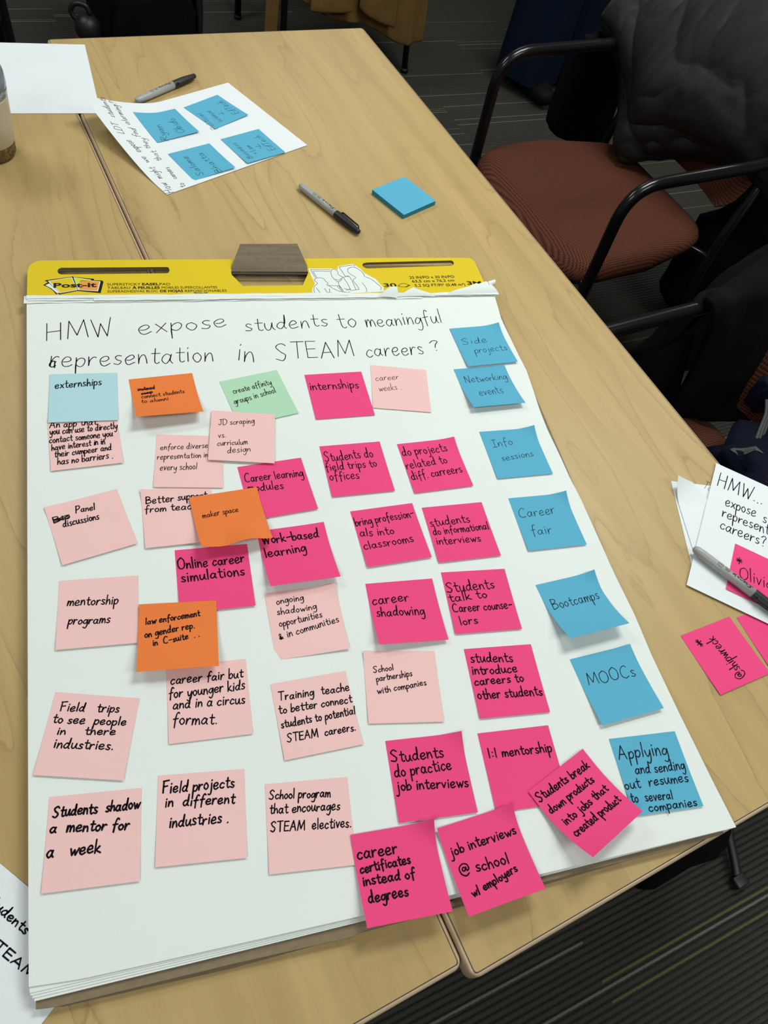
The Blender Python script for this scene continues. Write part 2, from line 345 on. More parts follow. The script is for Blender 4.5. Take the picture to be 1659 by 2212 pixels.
D={'externships': ('page','cyan',1,[-0.19512,0.64017,0.14896],[0.7,-0.0],1.3,[('externships',-31.6,14.8,19.7,18.9,5.98)]),'app': ('page','lightpink',0,[-0.18383,0.57488,0.23423],[1.5,0.2],1.5,[('An app that',-36.0,24.1,14.5,23.0,5.09),('you can use to directly',-36.1,14.4,36.4,13.6,5.08),('contact someone you',-37.3,2.3,30.3,2.7,5.04),('have interest in in',-35.5,-8.8,21.0,-7.6,4.7),('their cumpeer and',-33.3,-18.8,27.0,-17.6,4.68),('has no barriers .',-30.7,-30.4,27.5,-29.6,5.27)]),'alumni': ('page','orange',0,[-0.1018,0.64745,0.25785],[16.2,-4.3],0.9,[('~instead',-30.1,17.4,-10.3,18.4,3.17),('~comp',-26.9,10.4,-13.8,11.5,2.79),('connect students',-27.5,3.5,23.1,6.0,3.51),('to alumni',-29.0,-5.7,2.5,-5.1,3.84)]),'enforce': ('page','lightpink',0,[-0.06638,0.55594,0.05995],[1.2,-0.1],1.0,[('enforce diverse',-32.7,15.3,20.3,19.9,4.4),('representation in',-35.6,1.2,20.5,6.2,4.36),('every school',-31.9,-14.5,8.3,-12.1,4.92)]),'jd': ('page','lightpink',3,[-0.00814,0.59615,0.01423],[1.0,-0.2],1.0,[('JD scraping',-28.7,15.5,13.3,22.0,4.53),('vs.',-27.7,-4.0,-19.4,-2.4,4.45),('curriculum',-28.4,-16.5,6.3,-11.3,4.42),('design',-16.4,-26.6,9.8,-22.1,4.72)]),'green': ('page','green',0,[0.00886,0.6621,0.38239],[1.1,-0.2],0.9,[('create affinity',-27.5,14.0,23.0,16.8,4.67),('groups in school',-32.1,-2.6,23.4,1.9,4.96)]),'internships': ('page','magenta',0,[0.10997,0.67724,0.19258],[0.4,-0.0],1.1,[('internships',-35.1,11.4,28.0,10.0,7.29)]),'weeks': ('page','lightpink',0,[0.1909,0.69738,0.00046],[0.1,0.0],0.8,[('career',-31.7,10.2,-0.8,16.5,5.36),('weeks .',-28.4,-7.7,1.6,-1.5,5.66)]),'side': ('page','blue',1,[0.31644,0.79246,0.24053],[2.1,0.1],0.65,[('Side',-29.7,4.2,8.6,5.9,6.14),('projects',-17.5,-14.1,32.4,-12.8,6.64)]),'networking': ('page','blue',0,[0.31358,0.71262,0.22373],[7.9,-1.5],0.7,[('Networking',-28.9,11.6,32.7,11.8,6.29),('events',-18.7,-15.3,16.3,-13.7,7.9)]),'info': ('page','blue',0,[0.33486,0.60256,0.18168],[1.3,0.1],0.65,[('Info',-27.3,11.7,0.9,13.5,6.06),('sessions',-22.2,-11.0,22.6,-7.7,5.31)]),'fair': ('page','blue',0,[0.35834,0.4992,0.17038],[1.8,0.2],0.75,[('Career',-32.9,8.6,15.4,10.0,6.95),('fair',-25.3,-17.3,0.6,-17.4,6.88)]),'doproj': ('page','magenta',0,[0.22583,0.57404,0.21939],[1.5,-0.1],1.0,[('do projects',-35.5,18.6,23.5,18.8,6.84),('related to',-36.4,-1.1,17.5,0.9,6.35),('diff. carreers',-34.8,-18.9,31.8,-16.0,6.64)]),'trips': ('page','magenta',0,[0.12836,0.56071,0.18997],[1.5,-0.0],1.0,[('Students do',-35.7,14.3,24.4,15.6,7.05),('field trips to',-37.2,0.6,25.6,0.4,6.02),('offices',-35.2,-14.4,-0.3,-14.6,6.6)]),'modules': ('page','magenta',0,[0.03477,0.52503,0.26466],[1.6,0.1],1.0,[('Career learning',-33.9,14.8,34.0,11.2,6.08),('modules',-33.0,1.3,6.7,-2.3,6.02)]),'maker': ('page','orange',4,[-0.01585,0.47637,0.25889],[14.0,-0.9],0.85,[('maker space',-28.4,7.6,10.8,8.7,4.08)]),'better': ('page','lightpink',0,[-0.07108,0.48004,0.18173],[2.0,0.3],1.6,[('Better support',-33.2,19.2,32.0,20.9,4.87),('from teachers',-35.3,7.6,35.1,7.4,4.84)]),'panel': ('page','lightpink',0,[-0.16045,0.46125,0.40556],[1.6,0.1],1.5,[('~~Bio',-33.4,15.6,-17.2,16.6,3.8),('Panel',-9.7,21.2,9.2,18.8,4.16),('discussions',-26.1,7.4,10.1,5.4,4.66)]),'mprog': ('page','lightpink',0,[-0.13815,0.36109,0.12509],[1.6,0.0],1.6,[('mentorship',-29.4,9.0,18.1,7.1,5.27),('programs',-27.6,-11.7,10.5,-13.6,4.92)]),'law': ('page','orange',4,[-0.05857,0.3351,0.09736],[10.0,0.6],1.2,[('law enforcement',-31.2,14.8,21.1,21.4,3.58),('on gender rep.',-31.6,0.4,15.7,8.2,3.88),('in  C-suite  . .',-23.7,-9.5,20.2,-1.9,3.68)]),'online': ('page','magenta',0,[-0.02796,0.40425,0.15815],[1.8,0.2],1.3,[('Online career',-36.0,13.8,32.9,15.7,6.46),('simulations',-33.6,-1.7,31.1,0.3,6.39)]),'work': ('page','magenta',0,[0.0588,0.43581,0.21976],[10.8,-3.2],1.3,[('Work-based',-34.5,20.5,28.4,19.7,5.92),('learning',-34.5,2.5,10.3,3.4,6.11)]),'ongoing': ('page','lightpink',0,[0.06855,0.35737,0.17854],[0.8,3.0],1.2,[('ongoing',-27.3,23.2,1.2,24.8,4.0),('shadowing',-28.5,11.2,13.0,12.2,3.96),('opportunities',-28.1,-2.7,17.0,2.2,4.15),('& in communities',-30.3,-16.7,33.4,-5.7,4.09)]),'bring': ('page','magenta',0,[0.1642,0.46945,0.22195],[2.0,-0.3],1.0,[('bring profession-',-36.5,17.4,35.3,18.9,5.69),('als into',-34.9,2.6,4.4,0.1,5.68),('classrooms',-35.0,-15.4,23.9,-14.0,5.88)]),'informational': ('page','magenta',0,[0.24834,0.47816,0.17438],[1.6,-0.3],1.0,[('students',-34.0,10.8,15.4,11.6,6.12),('do informational',-33.6,-0.9,35.4,-0.7,5.46),('interviews',-33.1,-14.6,20.1,-16.1,5.74)]),'cshadow': ('page','magenta',0,[0.17524,0.37133,0.13116],[7.2,-5.6],1.1,[('career',-34.1,11.5,6.2,13.5,5.95),('shadowing',-32.7,-2.7,19.6,-5.1,6.1)]),'talk': ('page','magenta',0,[0.26098,0.3886,0.10956],[1.6,-0.2],1.1,[('Students',-36.2,12.6,19.9,14.1,6.41),('talk to',-35.4,1.0,8.4,3.0,5.45),('Career counse-',-34.3,-12.0,34.3,-12.1,5.45),('lors',-29.8,-28.2,-10.2,-27.6,5.02)]),'fieldtrips': ('page','lightpink',0,[-0.12874,0.23675,-0.06793],[1.5,0.0],1.6,[('Field   trips',-29.9,20.6,21.5,23.4,4.19),('to see  people',-33.8,9.3,30.1,11.4,4.12),('in    there',-27.2,-1.0,22.6,2.0,3.85),('industries.',-27.1,-13.3,23.4,-11.6,4.44)]),'cfair': ('page','lightpink',0,[-0.02452,0.27129,0.12999],[1.1,0.1],1.6,[('career fair but',-34.4,19.9,33.4,19.3,4.76),('for younger kids',-36.6,5.7,34.2,6.8,5.16),('and in a circus',-33.2,-5.2,33.0,-7.2,5.07),('format.',-34.1,-20.4,5.7,-24.1,5.82)]),'training': ('page','lightpink',0,[0.07817,0.25841,0.20162],[1.3,0.0],1.5,[('Training  teache',-33.2,20.2,37.2,17.1,4.31),('to better connect',-35.0,6.8,37.0,4.8,4.25),('students to potential',-35.3,-7.2,37.4,-7.4,4.18),('STEAM  careers.',-32.4,-21.6,33.9,-23.5,4.11)]),'partner': ('page','lightpink',0,[0.16588,0.28808,0.03202],[1.4,0.1],1.2,[('School',-28.8,14.7,-7.9,17.3,3.26),('partnerships',-26.2,5.2,11.0,10.7,3.48),('with companies',-26.3,-8.0,24.7,1.0,3.43)]),'introduce': ('page','magenta',0,[0.27665,0.29609,0.09983],[1.5,-0.0],1.2,[('students',-33.4,22.4,12.7,20.0,5.54),('introduce',-34.8,9.1,14.6,7.8,5.12),('careers to',-34.8,-2.6,19.1,-2.7,5.04),('other students',-34.8,-17.8,35.1,-19.3,5.29)]),'moocs': ('page','blue',0,[0.39865,0.29376,0.25316],[4.3,-0.1],0.9,[('MOOCs',-29.9,5.5,27.3,2.8,6.65)]),'mentor11': ('page','magenta',0,[0.28073,0.20652,0.115],[1.0,-0.2],1.2,[('1:1 mentorship',-32.0,12.8,34.4,11.5,5.09)]),'applying': ('page','blue',0,[0.41946,0.20114,0.11042],[1.7,0.1],1.2,[('Applying',-34.1,16.7,20.9,15.3,6.82),('and sending',-21.4,0.7,33.9,-1.0,5.19),('out  resumes',-38.0,-12.2,32.3,-12.9,5.06),('to  several',-36.2,-25.2,8.6,-27.4,4.71),('companies',-21.0,-36.0,31.6,-36.7,4.33)]),'breakdown': ('page','magenta',4,[0.33397,0.17144,0.56857],[21.2,-10.8],1.2,[('Students break',-35.4,24.3,31.1,20.8,4.48),('down products',-33.3,9.8,24.9,8.3,4.12),('into jobs that',-30.0,-5.7,29.9,-5.9,4.01),('created product',-31.3,-18.3,30.9,-19.8,4.14)]),'practice': ('page','magenta',0,[0.18689,0.19854,0.10845],[1.6,-0.0],1.2,[('Students',-35.5,17.2,16.5,16.2,5.8),('do practice',-34.4,3.3,21.8,3.8,5.7),('job interviews',-34.5,-9.4,34.7,-13.6,5.09)]),'jobint': ('page','magenta',3,[0.23459,0.1243,0.26758],[6.6,-0.5],1.2,[('job interviews',-33.0,12.2,33.5,12.5,4.54),('@ school',-31.6,-5.7,16.0,-9.0,4.86),('w/ employers',-27.1,-25.2,20.5,-17.2,3.7)]),'cert': ('page','magenta',3,[0.15103,0.11465,0.13895],[8.2,-2.7],1.3,[('career',-34.9,17.0,1.2,16.4,5.31),('certificates',-34.5,5.2,11.1,6.1,4.0),('instead of',-33.9,-4.9,12.4,-5.9,4.36),('degrees',-32.1,-19.0,2.9,-19.1,4.68)]),'steam': ('page','lightpink',0,[0.072,0.15743,0.07851],[1.2,-0.1],1.5,[('School program',-35.0,24.4,20.3,21.7,4.1),('that encourages',-35.0,12.0,27.8,9.8,4.29),('STEAM  electives.',-35.2,-3.6,36.5,-6.2,4.44)]),'fproj': ('page','lightpink',0,[-0.02325,0.16537,0.07494],[1.4,0.0],1.8,[('Field projects',-33.8,22.1,28.3,22.4,5.15),('in  different',-31.2,10.6,28.1,8.4,4.56),('industries .',-27.2,-6.8,22.6,-7.3,4.93)]),'shadow': ('page','lightpink',0,[-0.11125,0.14854,0.0954],[1.4,-0.0],2.0,[('Students  shadow',-34.2,21.0,36.5,20.7,4.7),('a  mentor for',-35.4,8.7,28.0,4.3,4.77),('a   week',-36.3,-11.1,5.3,-11.6,5.34)]),'boot': ('page','blue',0,[0.37574,0.38449,0.27227],[17.7,-1.0],0.9,[('Bootcamps',-31.2,3.2,29.1,3.8,6.79)]),'olivia': ('table','magenta',2,[0.62936,0.43766,-0.48876],[1.1,0.2],1.0,[('*',-30.8,4.8,-24.1,5.6,8.1),('Olivia',-24.5,-12.3,17.8,-6.5,9.61)]),'shipwreck': ('table','magenta',0,[0.55039,0.33744,0.3613],[1.3,0.1],1.0,[('@shipwreck',8.1,-29.7,1.1,23.8,7.62),('*',-13.8,21.8,-16.9,29.7,6.51)]),'pinkblank': ('table','magenta',0,[0.6296,0.36079,0.30928],[1.3,0.1],1.0,[]),'ryan': ('sheet','blue',0,[-0.162,1.25526,0.62632],[1.4,1.5],0.6,[('Ryan',-19.0,-39.2,-8.5,4.3,5.73),('Obido',16.6,-30.7,21.7,12.9,6.42)]),'political': ('sheet','blue',0,[-0.08587,1.31778,0.81366],[-2.0,1.4],0.5,[('Political',-34.3,-39.3,-25.7,9.4,5.05),('science',-12.0,-28.8,-7.6,8.2,5.34),('>',6.0,-17.0,8.5,-6.9,6.04),('EdTech',29.4,-24.6,32.3,19.7,6.92)]),'salome': ('sheet','blue',0,[-0.09873,1.16716,0.63467],[-0.2,3.2],0.6,[('Salome',-16.3,-31.9,-13.7,21.0,5.8),('Bhatta',14.3,-37.2,12.9,20.0,5.76)]),'business': ('sheet','blue',0,[-0.02008,1.22939,0.65365],[1.4,-0.6],0.5,[('Business',-21.0,-28.8,-21.5,18.9,5.25),('+ Law',-3.9,-21.7,-5.3,4.4,5.47),('>',10.1,-13.1,13.6,0.3,5.46),('EdTech',28.3,-23.7,28.6,21.3,6.5)]),'TITLE': [('HMW',-308.2,310.6,-229.3,318.3,16.6),('expose',-196.6,317.7,-85.9,329.2,14.91),('students',-61.9,318.8,50.0,326.0,13.17),('to',65.3,321.0,90.5,322.9,15.18),('meaningful',105.0,322.5,216.7,327.6,13.77),('representation',-302.5,265.8,-109.8,267.0,15.86),('in',-79.1,265.6,-58.7,263.8,18.25),('STEAM',-29.3,265.0,75.2,267.1,15.98),('careers',92.8,265.4,173.5,268.0,13.79),('?',187.7,271.0,199.6,272.3,10.31)],'H': {'header': [(-330.7,387.1),(-331.3,441.1),(-326.8,455.1),(-316.3,462.4),(-187.7,464.4),(41.7,467.6),(173.1,469.9),(299.6,470.4),(307.3,461.2),(308.6,414.5)],'slotL': [(-294.4,442.6),(-288.2,448.2),(-153.3,449.4),(-151.4,441.3),(-156.3,436.5),(-290.1,434.8)],'slotR': [(125.5,453.8),(134.3,459.1),(269.4,464.1),(271.2,457.5),(264.8,452.1),(129.1,446.1)],'trapez': [(-67.4,432.2),(-54.6,409.4),(29.4,410.2),(41.3,435.1),(42.1,440.1)],'flap': [(-66.9,442.1),(-49.9,484.4),(33.0,485.0),(42.0,441.8),(40.4,435.1)],'logo': [(-298.7,405.9),(-245.9,406.8),(-311.0,413.5),(-237.7,420.5),(-275.6,430.1),(-275.9,395.1)],'t1': [(-233.1,412.2),(-159.0,412.0),(-233.3,405.4),(-89.8,404.4),(-233.5,398.1),(-77.9,397.9)],'t2': [(192.0,424.1),(263.6,427.1),(192.8,414.7),(259.6,417.7),(193.1,406.2),(274.1,407.8),(148.4,407.3),(167.7,405.4),(279.6,409.5),(301.9,409.3)],'art': [(41.9,388.9),(48.4,406.7),(54.7,423.2),(54.8,443.5),(67.7,444.2),(83.5,441.7),(94.8,440.0),(98.8,448.6),(124.6,453.1),(129.0,439.9),(135.9,422.7),(144.5,397.3),(144.9,394.0),(131.5,391.8)],'edge': [(315.7,387.3),(310.1,331.7),(313.8,256.0),(316.1,229.1),(312.5,181.7),(310.1,157.0),(308.5,121.8),(311.8,80.5),(310.6,41.1),(314.6,12.7),(315.9,-56.5),(315.2,-95.0),(322.1,-153.1),(317.5,-199.8),(320.6,-264.3),(326.7,-341.1),(330.0,-385.7)],'board': [(-310.1,-398.9),(-294.5,-400.0),(-162.9,-403.6),(-46.5,-399.9),(115.7,-393.8),(270.7,-387.1),(-310.3,-389.8)],'bottom': [(-315.3,-381.0),(-304.4,-387.4),(-236.8,-390.0),(-100.0,-388.1),(-44.0,-388.3),(40.8,-388.4),(117.3,-389.0),(229.4,-387.7),(329.1,-387.3)]},'T_hmw': [('HMW...',617.7,581.5,674.3,553.1,12.87),('expose',619.6,548.8,657.3,532.2,9.49),('students',666.0,525.1,716.4,502.2,9.45),('representation',609.1,530.5,697.5,492.4,9.24),('careers?',599.5,511.1,654.6,486.2,9.51)],'T_bl': [('Students',-192.0,106.7,-155.7,80.1,3.98),('STEAM',-185.5,76.6,-144.9,48.7,3.37)],'T_sheet': [('How',-133.2,1078.4,-147.7,1100.3,6.32),('might',-153.6,1111.1,-168.6,1135.3,5.51),('we',-176.5,1144.2,-184.7,1156.0,5.7),('expose',-190.6,1165.8,-209.8,1183.8,6.75),('LDT',-219.1,1193.5,-231.7,1212.6,5.99),('students',-236.9,1224.0,-257.5,1260.2,5.36),('to',-117.5,1096.0,-122.4,1104.6,4.98),('careers',-132.4,1114.6,-147.5,1140.8,4.61),('that',-159.0,1157.0,-171.2,1179.3,5.09),('they',-178.6,1182.2,-190.2,1204.5,4.95),('find',-197.7,1203.0,-206.7,1220.5,5.52),('alarming?',-214.9,1225.7,-242.0,1265.7,5.75)],'T_f': [('To',597.5,577.7,605.9,572.2,7.14)],'M': {'m1': [[0.0598,1.1268],[0.1448,1.0317]],'m2': [[-0.2139,1.3091],[-0.1377,1.4034]],'m3': [[0.5502,0.4719],[0.611,0.4107]]}}
# ------------------------------------------------------------ room
RA=math.radians(20.5)
def RW(x,y,z): return Vector((x*math.cos(RA)-y*math.sin(RA), x*math.sin(RA)+y*math.cos(RA), z))
V=[];F=[]; per=.011; y0=-2.596; nr=int(8.8/per)
for i in range(nr):                                                  # the ribs of the carpet
    y=y0+i*per
    for dy,z in ((0,-.0070),(.0010,-.0012),(.0026,0),(.0066,0),(.0082,-.0012),(.0092,-.0070)):
        V.append((-3.6,y+dy,z)); V.append((5.4,y+dy,z))
for i in range(nr*6-1): F.append((2*i,2*i+1,2*i+3,2*i+2))
fl=mesh('floor',V,F,K['carpet']); fl.rotation_euler=(0,0,RA); tag(fl,'dark striped ribbed carpet',kind='structure')
for nm,(a,b,c,d) in dict(wall_left=(-3.7,-3.6,-2.6,6.2),wall_right=(5.4,5.5,-2.6,6.2),wall_front=(-3.7,5.5,-2.7,-2.6),wall_back=(-3.7,5.5,6.2,6.3)).items():
    tag(box(nm,a,b,c,d,-.01,2.7,K['wall'],fr=RW),kind='structure')
tag(box('ceiling',-3.7,5.5,-2.7,6.3,2.7,2.78,K['ceil'],fr=RW),kind='structure')

# ------------------------------------------------------------ tables
def rrect(x0,x1,y0,y1,r,n=5):
    P=[]
    for cx,cy,a0 in ((x1-r,y1-r,0),(x0+r,y1-r,90),(x0+r,y0+r,180),(x1-r,y0+r,270)):
        for k in range(n+1):
            a=math.radians(a0+90*k/n); P.append((cx+r*math.cos(a),cy+r*math.sin(a)))
    return P
def make_table(x0,x1,y0,y1,mat,label):
    t=empty('meeting_table',(0,0,0),A0); tag(t,label,'table','maple laminate meeting tables')
    e=.0035
    o=plate('tabletop',rrect(x0+e,x1-e,y0+e,y1-e,.003),[],ZT,.026,mat,t)
    # edge band: a rounded strip all round, level with the top; a hairline joint between
    P=rrect(x0,x1,y0,y1,.009); Q=rrect(x0+e+.0006,x1-e-.0006,y0+e+.0006,y1-e-.0006,.003)
    V=[];F=[];n=len(P)
    prof=[(0,-.0002),(.35,-.0002),(.8,-.0012),(1,-.0035),(1,-.022),(.8,-.026),(0,-.027)]
    for k,(f,dz) in enumerate(prof):
        for p,q in zip(P,Q): V.append((q[0]+(p[0]-q[0])*f,q[1]+(p[1]-q[1])*f,ZT+dz))
    for k in range(len(prof)-1):
        for i in range(n): j=(i+1)%n; F.append((k*n+i,k*n+j,(k+1)*n+j,(k+1)*n+i))
    mesh('edge_band',V,F,K['edge'],t)
    g=rrect(x0+e-.0001,x1-e+.0001,y0+e-.0001,y1-e+.0001,.003); g2=rrect(x0+e+.0007,x1-e-.0007,y0+e+.0007,y1-e-.0007,.003)
    mesh('joint_line',[(*p,ZT+.00008) for p in g]+[(*p,ZT+.00008) for p in g2],[(i,(i+1)%n,n+(i+1)%n,n+i) for i in range(n)],K['groove'],t)
    cx=(x0+x1)/2
    for yy in (y0+.30,y1-.25):
        tube('leg',[(cx,yy,.04),(cx,yy,.70)],.028,K['plastic'],t)
        box('foot',x0+.05,x1-.05,yy-.03,yy+.03,.0,.04,K['plastic'],t,bevel=.01)
        box('top_bracket',x0+.10,x1-.10,yy-.025,yy+.025,.69,.709,K['plastic'],t)
    return t
make_table(.2085,.828,-.053,1.512,K['wood1'],'right-hand maple laminate table, its corner pointing at the chairs')
make_table(-.4135,.2065,-.040,1.498,K['wood0'],'left-hand maple laminate table under the tumbler and blank sheet')

# ------------------------------------------------------------ easel pad
PA=math.radians(9.6228); pad=empty('easel_pad',(0.10204691,0.47313607,0),PA)
tag(pad,'large white easel pad with yellow header lying across both tables','easel pad')
def PWd(x,y,z=0):
    return Vector((0.10204691+x*math.cos(PA)-y*math.sin(PA),0.47313607+x*math.sin(PA)+y*math.cos(PA),z))
mm=lambda L:[(a/1000,b/1000) for a,b in L]
plate('stand_board',mm([(-306,-397),(-292,-401),(-163,-402.5),(-46,-399),(115,-396),(300,-388),(300,380),(-305,380)]),[],ZT+.0032,.003,K['card'],pad)
plate('backing_board',mm([(-309.5,-399),(-295,-400.5),(-163,-400),(-60,-401),(-46.5,-398),(115.7,-394),(270,-391),(318,-388.5),(316,386),(-312,384)]),[],ZT+.0078,.0040,K['card'],pad)
EDGE=[(387.3,315.7),(331.7,310.1),(256.0,313.2),(229.1,315.1),(181.7,311.8),(157.0,309.6),(121.8,308.8),(80.5,310.8),(41.1,311.6),(12.7,314.0),(-56.5,315.4),(-95.0,316.0),(-153.1,319.4),(-199.8,318.8),(-264.3,321.6),(-341.1,326.4),(-386,330.0)]
def xr(y):
    for (a,b),(c,d) in zip(EDGE,EDGE[1:]):
        if c<=y<=a: return b+(d-b)*(a-y)/(a-c)
    return EDGE[-1][1] if y<0 else EDGE[0][1]
def sheet_fn(dx0,dy0,dz,rc=0):
    def fn(u,v):
        y=387-(773+dy0*(1-u)**1.3)*v
        xl=-331+ (17.4*v) + dx0*v; xx=xl+(xr(y)-xl)*u
        b=-1.6*math.sin(u*math.pi)*v**6                                  # slight bow of the lower edge
        if u<.06 and v>.97 and rc: y+= (1-u/.06)*(v-.97)/.03*rc
        return (xx/1000,(y+b)/1000,dz)
    return fn
ZS=[.0016,.0024,.0031,.0036]
for i,(dx,dy) in enumerate(((3.5,7.6),(2.2,5.4),(1.0,3.4),(.4,1.6))):
    grid('sheet',40,40,sheet_fn(dx,dy,ZT+.0104-.0001+(.0008*i)),K['white'],pad,solid=.0007,off=1)
top=grid('top_sheet',60,60,sheet_fn(0,0,ZP,2.5),K['white'],pad,solid=.0004,off=1)
a0=D['TITLE'][5]
for k_,(ls,lb_) in enumerate(((D['TITLE'][:5],'first line of the handwritten question'),(D['TITLE'][5:],'second line of the handwritten question'))):
    for q_,wd in enumerate(ls):
        V=[];F=[]; write([wd],lambda x,y:(x,y,ZP+.00015),1.2,V,F,.08,.9)
        mesh('title_word',V,F,K['inkthin'],top,False)
    V=[];F=[]
    if k_: write([('c',a0[1]-1,a0[2],a0[1]+6,a0[2]+.1,9.5),('l',a0[1]+4.5,a0[2]-1,a0[1]+5.5,a0[2]-1,5)],lambda x,y:(x,y,ZP+.00015),1.5,V,F)
    if k_: mesh('ink_smudge',V,F,K['inkthin'],top,False)
# header card
Hc=[(-331,380),(-331.3,441),(-330,449),(-326.8,455.5),(-322,460),(-316.3,462.4),(-187.7,464.6),(-58.5,466),(-67.4,440),(-67.4,433),(-54.6,409.4),(29.4,410.2),(41.3,435.1),(42.1,440.5),(31,467.5),(173.1,470),(292,470.6),(299.6,470.2),(304.5,467),(307.3,461.2),(309.2,380)]
slL=[(-290,448.0),(-153.3,449.4),(-151.5,447.5),(-150.8,442),(-152.5,437.5),(-156.3,436.3),(-290.1,434.6),(-293.6,437),(-295,441.5),(-293.2,446)]
slR=[(134.3,459.3),(269.4,464.2),(271.6,462),(272,457.5),(269,453.2),(264.8,452),(132,445.8),(127.5,448),(125.5,453),(128,457.5)]
hd=plate('header_card',mm(Hc),[mm(slL),mm(slR)],ZP-.0016,.0042,K['card'],pad)
hf=plate('header_face',mm(Hc),[mm(slL),mm(slR)],ZP-.0013,.0003,K['yellow'],pad)
hz=ZP-.0013
# raised cardboard flap standing behind its opening
Vf=[]
for x,y,z in ((-66.9,441,.0),(-66.0,447,.004),(-50.5,479,.017),(31.5,480.5,.017),(42.0,447.5,.004),(41.6,440,.0)): Vf.append((x/1000,y/1000,hz+z-.001))
mesh('flap',Vf,[(0,5,4,1),(1,4,3,2)],K['cardgrey'],pad,False,solid=.003)['label']='grey-brown trapezoid flap folded up from the header'
plate('flap_hinge',mm([(-66,436),(41,434.8),(41.5,438),(-66,439.5)]),[],hz-.0015,.002,K['groove'],pad)
zz=hz+.00012
P=lambda nm,L,z,mat:plate(nm,mm(L),[],z,.0001,mat,pad)
# logo: fanned notes with black outline
P('logo_outline',[(-312,416),(-301.5,412),(-314,405.8),(-302,403.5),(-293.5,396),(-286,387.5),(-283,391),(-280,387),(-247.5,391.5),(-240,390),(-211,387.5),(-206,410),(-209,413.5),(-224,416.5),(-249,421.5),(-263,424)] ,zz,K['print'])
def lgx(x,y): return ((-312)+ (x-190)/(905-190)*( -237.5+312), 395.5+(425-y)/(425-195)*(430.5-395.5))
P('logo_outline',[lgx(*q) for q in [(205,245),(245,268),(190,305),(245,330),(300,370),(345,425),(360,410),(380,425),(590,382),(865,412),(905,268),(890,250),(790,245),(795,228),(555,203),(535,195),(520,200)]],zz,K['print'])
bpy.data.objects.remove([o for o in C.objects if o.name=='logo_outline'][0])
P('logo_note',[lgx(*q) for q in [(245,252),(530,206),(592,372),(385,410),(275,290)]],zz+.0001,K['white'])
P('logo_note',[lgx(*q) for q in [(265,256),(524,213),(582,367),(390,403),(280,275)]],zz+.0002,K['yellow'])
P('logo_note',[lgx(*q) for q in [(215,305),(262,285),(378,405),(350,408),(290,350)]],zz+.0001,K['white'])
P('logo_note',[lgx(*q) for q in [(548,208),(755,238),(750,262),(630,262),(598,372)]],zz+.0001,K['white'])
P('logo_note',[lgx(*q) for q in [(556,216),(742,240),(738,258),(628,254),(600,350)]],zz+.0002,plain('lime_print',(.62,.66,.02,1)))
P('logo_note',[lgx(*q) for q in [(630,240),(870,262),(835,390),(600,372)]],zz+.0001,K['white'])
P('logo_note',[lgx(*q) for q in [(638,248),(858,267),(827,382),(610,368)]],zz+.0002,plain('orange_print',(.80,.32,.05,1)))
for o in [o for o in C.objects if o.name.split('.')[0]=='logo_note']: o.parent=hf; o['label']='printed note shape of the logo'
def hp(name,s,x0,x1,y,h,bold=0,dy=0,sh=0): return print_text(name,s,x0/1000,x1/1000,y/1000,h/1000,zz+(.0004 if name=='logo_lettering' else .00008),K['print'],hf,bold,sh,dy/1000)
q0=lgx(312,340); q1=lgx(820,328)
hp('logo_lettering','Post-it',q0[0],q1[0],q0[1],8.6,.03,.8)
hp('printed_line','SUPERSTICKY',-233,-190.5,412.2,4.6); hp('printed_line','EASEL',-188.5,-166.5,412.1,4.6,.03); hp('printed_line','PAD',-166,-152,412.0,4.6)
hp('printed_line','TABLEAU',-233,-204,405.3,4.6); hp('printed_line','À FEUILLES',-201.5,-166,405.2,4.6,.03); hp('printed_line','MOBILES SUPERCOLLANTES',-163.5,-90,405,4.6)
hp('printed_line','SUPERADHESIVAS BLOC',-233,-169,398.3,4.6); hp('printed_line','DE HOJAS',-166,-136,398.2,4.6,.03); hp('printed_line','REPOSICIONABLES',-133.5,-78,398,4.6)
hp('printed_line','25 IN/PO x 30 IN/PO',192,263.5,422.5,5.6,.01,1.8); hp('printed_line','63,5 cm x 76,2 cm',194,261,414.2,5.6,.01,1.8); hp('printed_line','5.2 SQ FT/PI² (0,48 m²)',196,276,405.0,5.6,.01,1.6)
hp('printed_line','30',148.5,168,405.2,7.6,.018); hp('printed_line','3M',280,303,408.6,7.6,.025)
def strokes(nm,SS,pen,z,mat,par):
    V=[];F=[]
    for s in SS:
        pts=catmull([(*p,0) for p in s],3) if len(s)>2 else [Vector((*p,0)) for p in s]
        i0=len(V)
        for i,p in enumerate(pts):
            t=(pts[min(i+1,len(pts)-1)]-pts[max(i-1,0)]).normalized(); m=Vector((-t.y,t.x,0))*pen/2
            for q in (p+m,p-m): V.append((q.x/1000,q.y/1000,z))
        for i in range(len(pts)-1): F.append((i0+2*i+1,i0+2*i+3,i0+2*i+2,i0+2*i))
    return mesh(nm,V,F,mat,par,False)
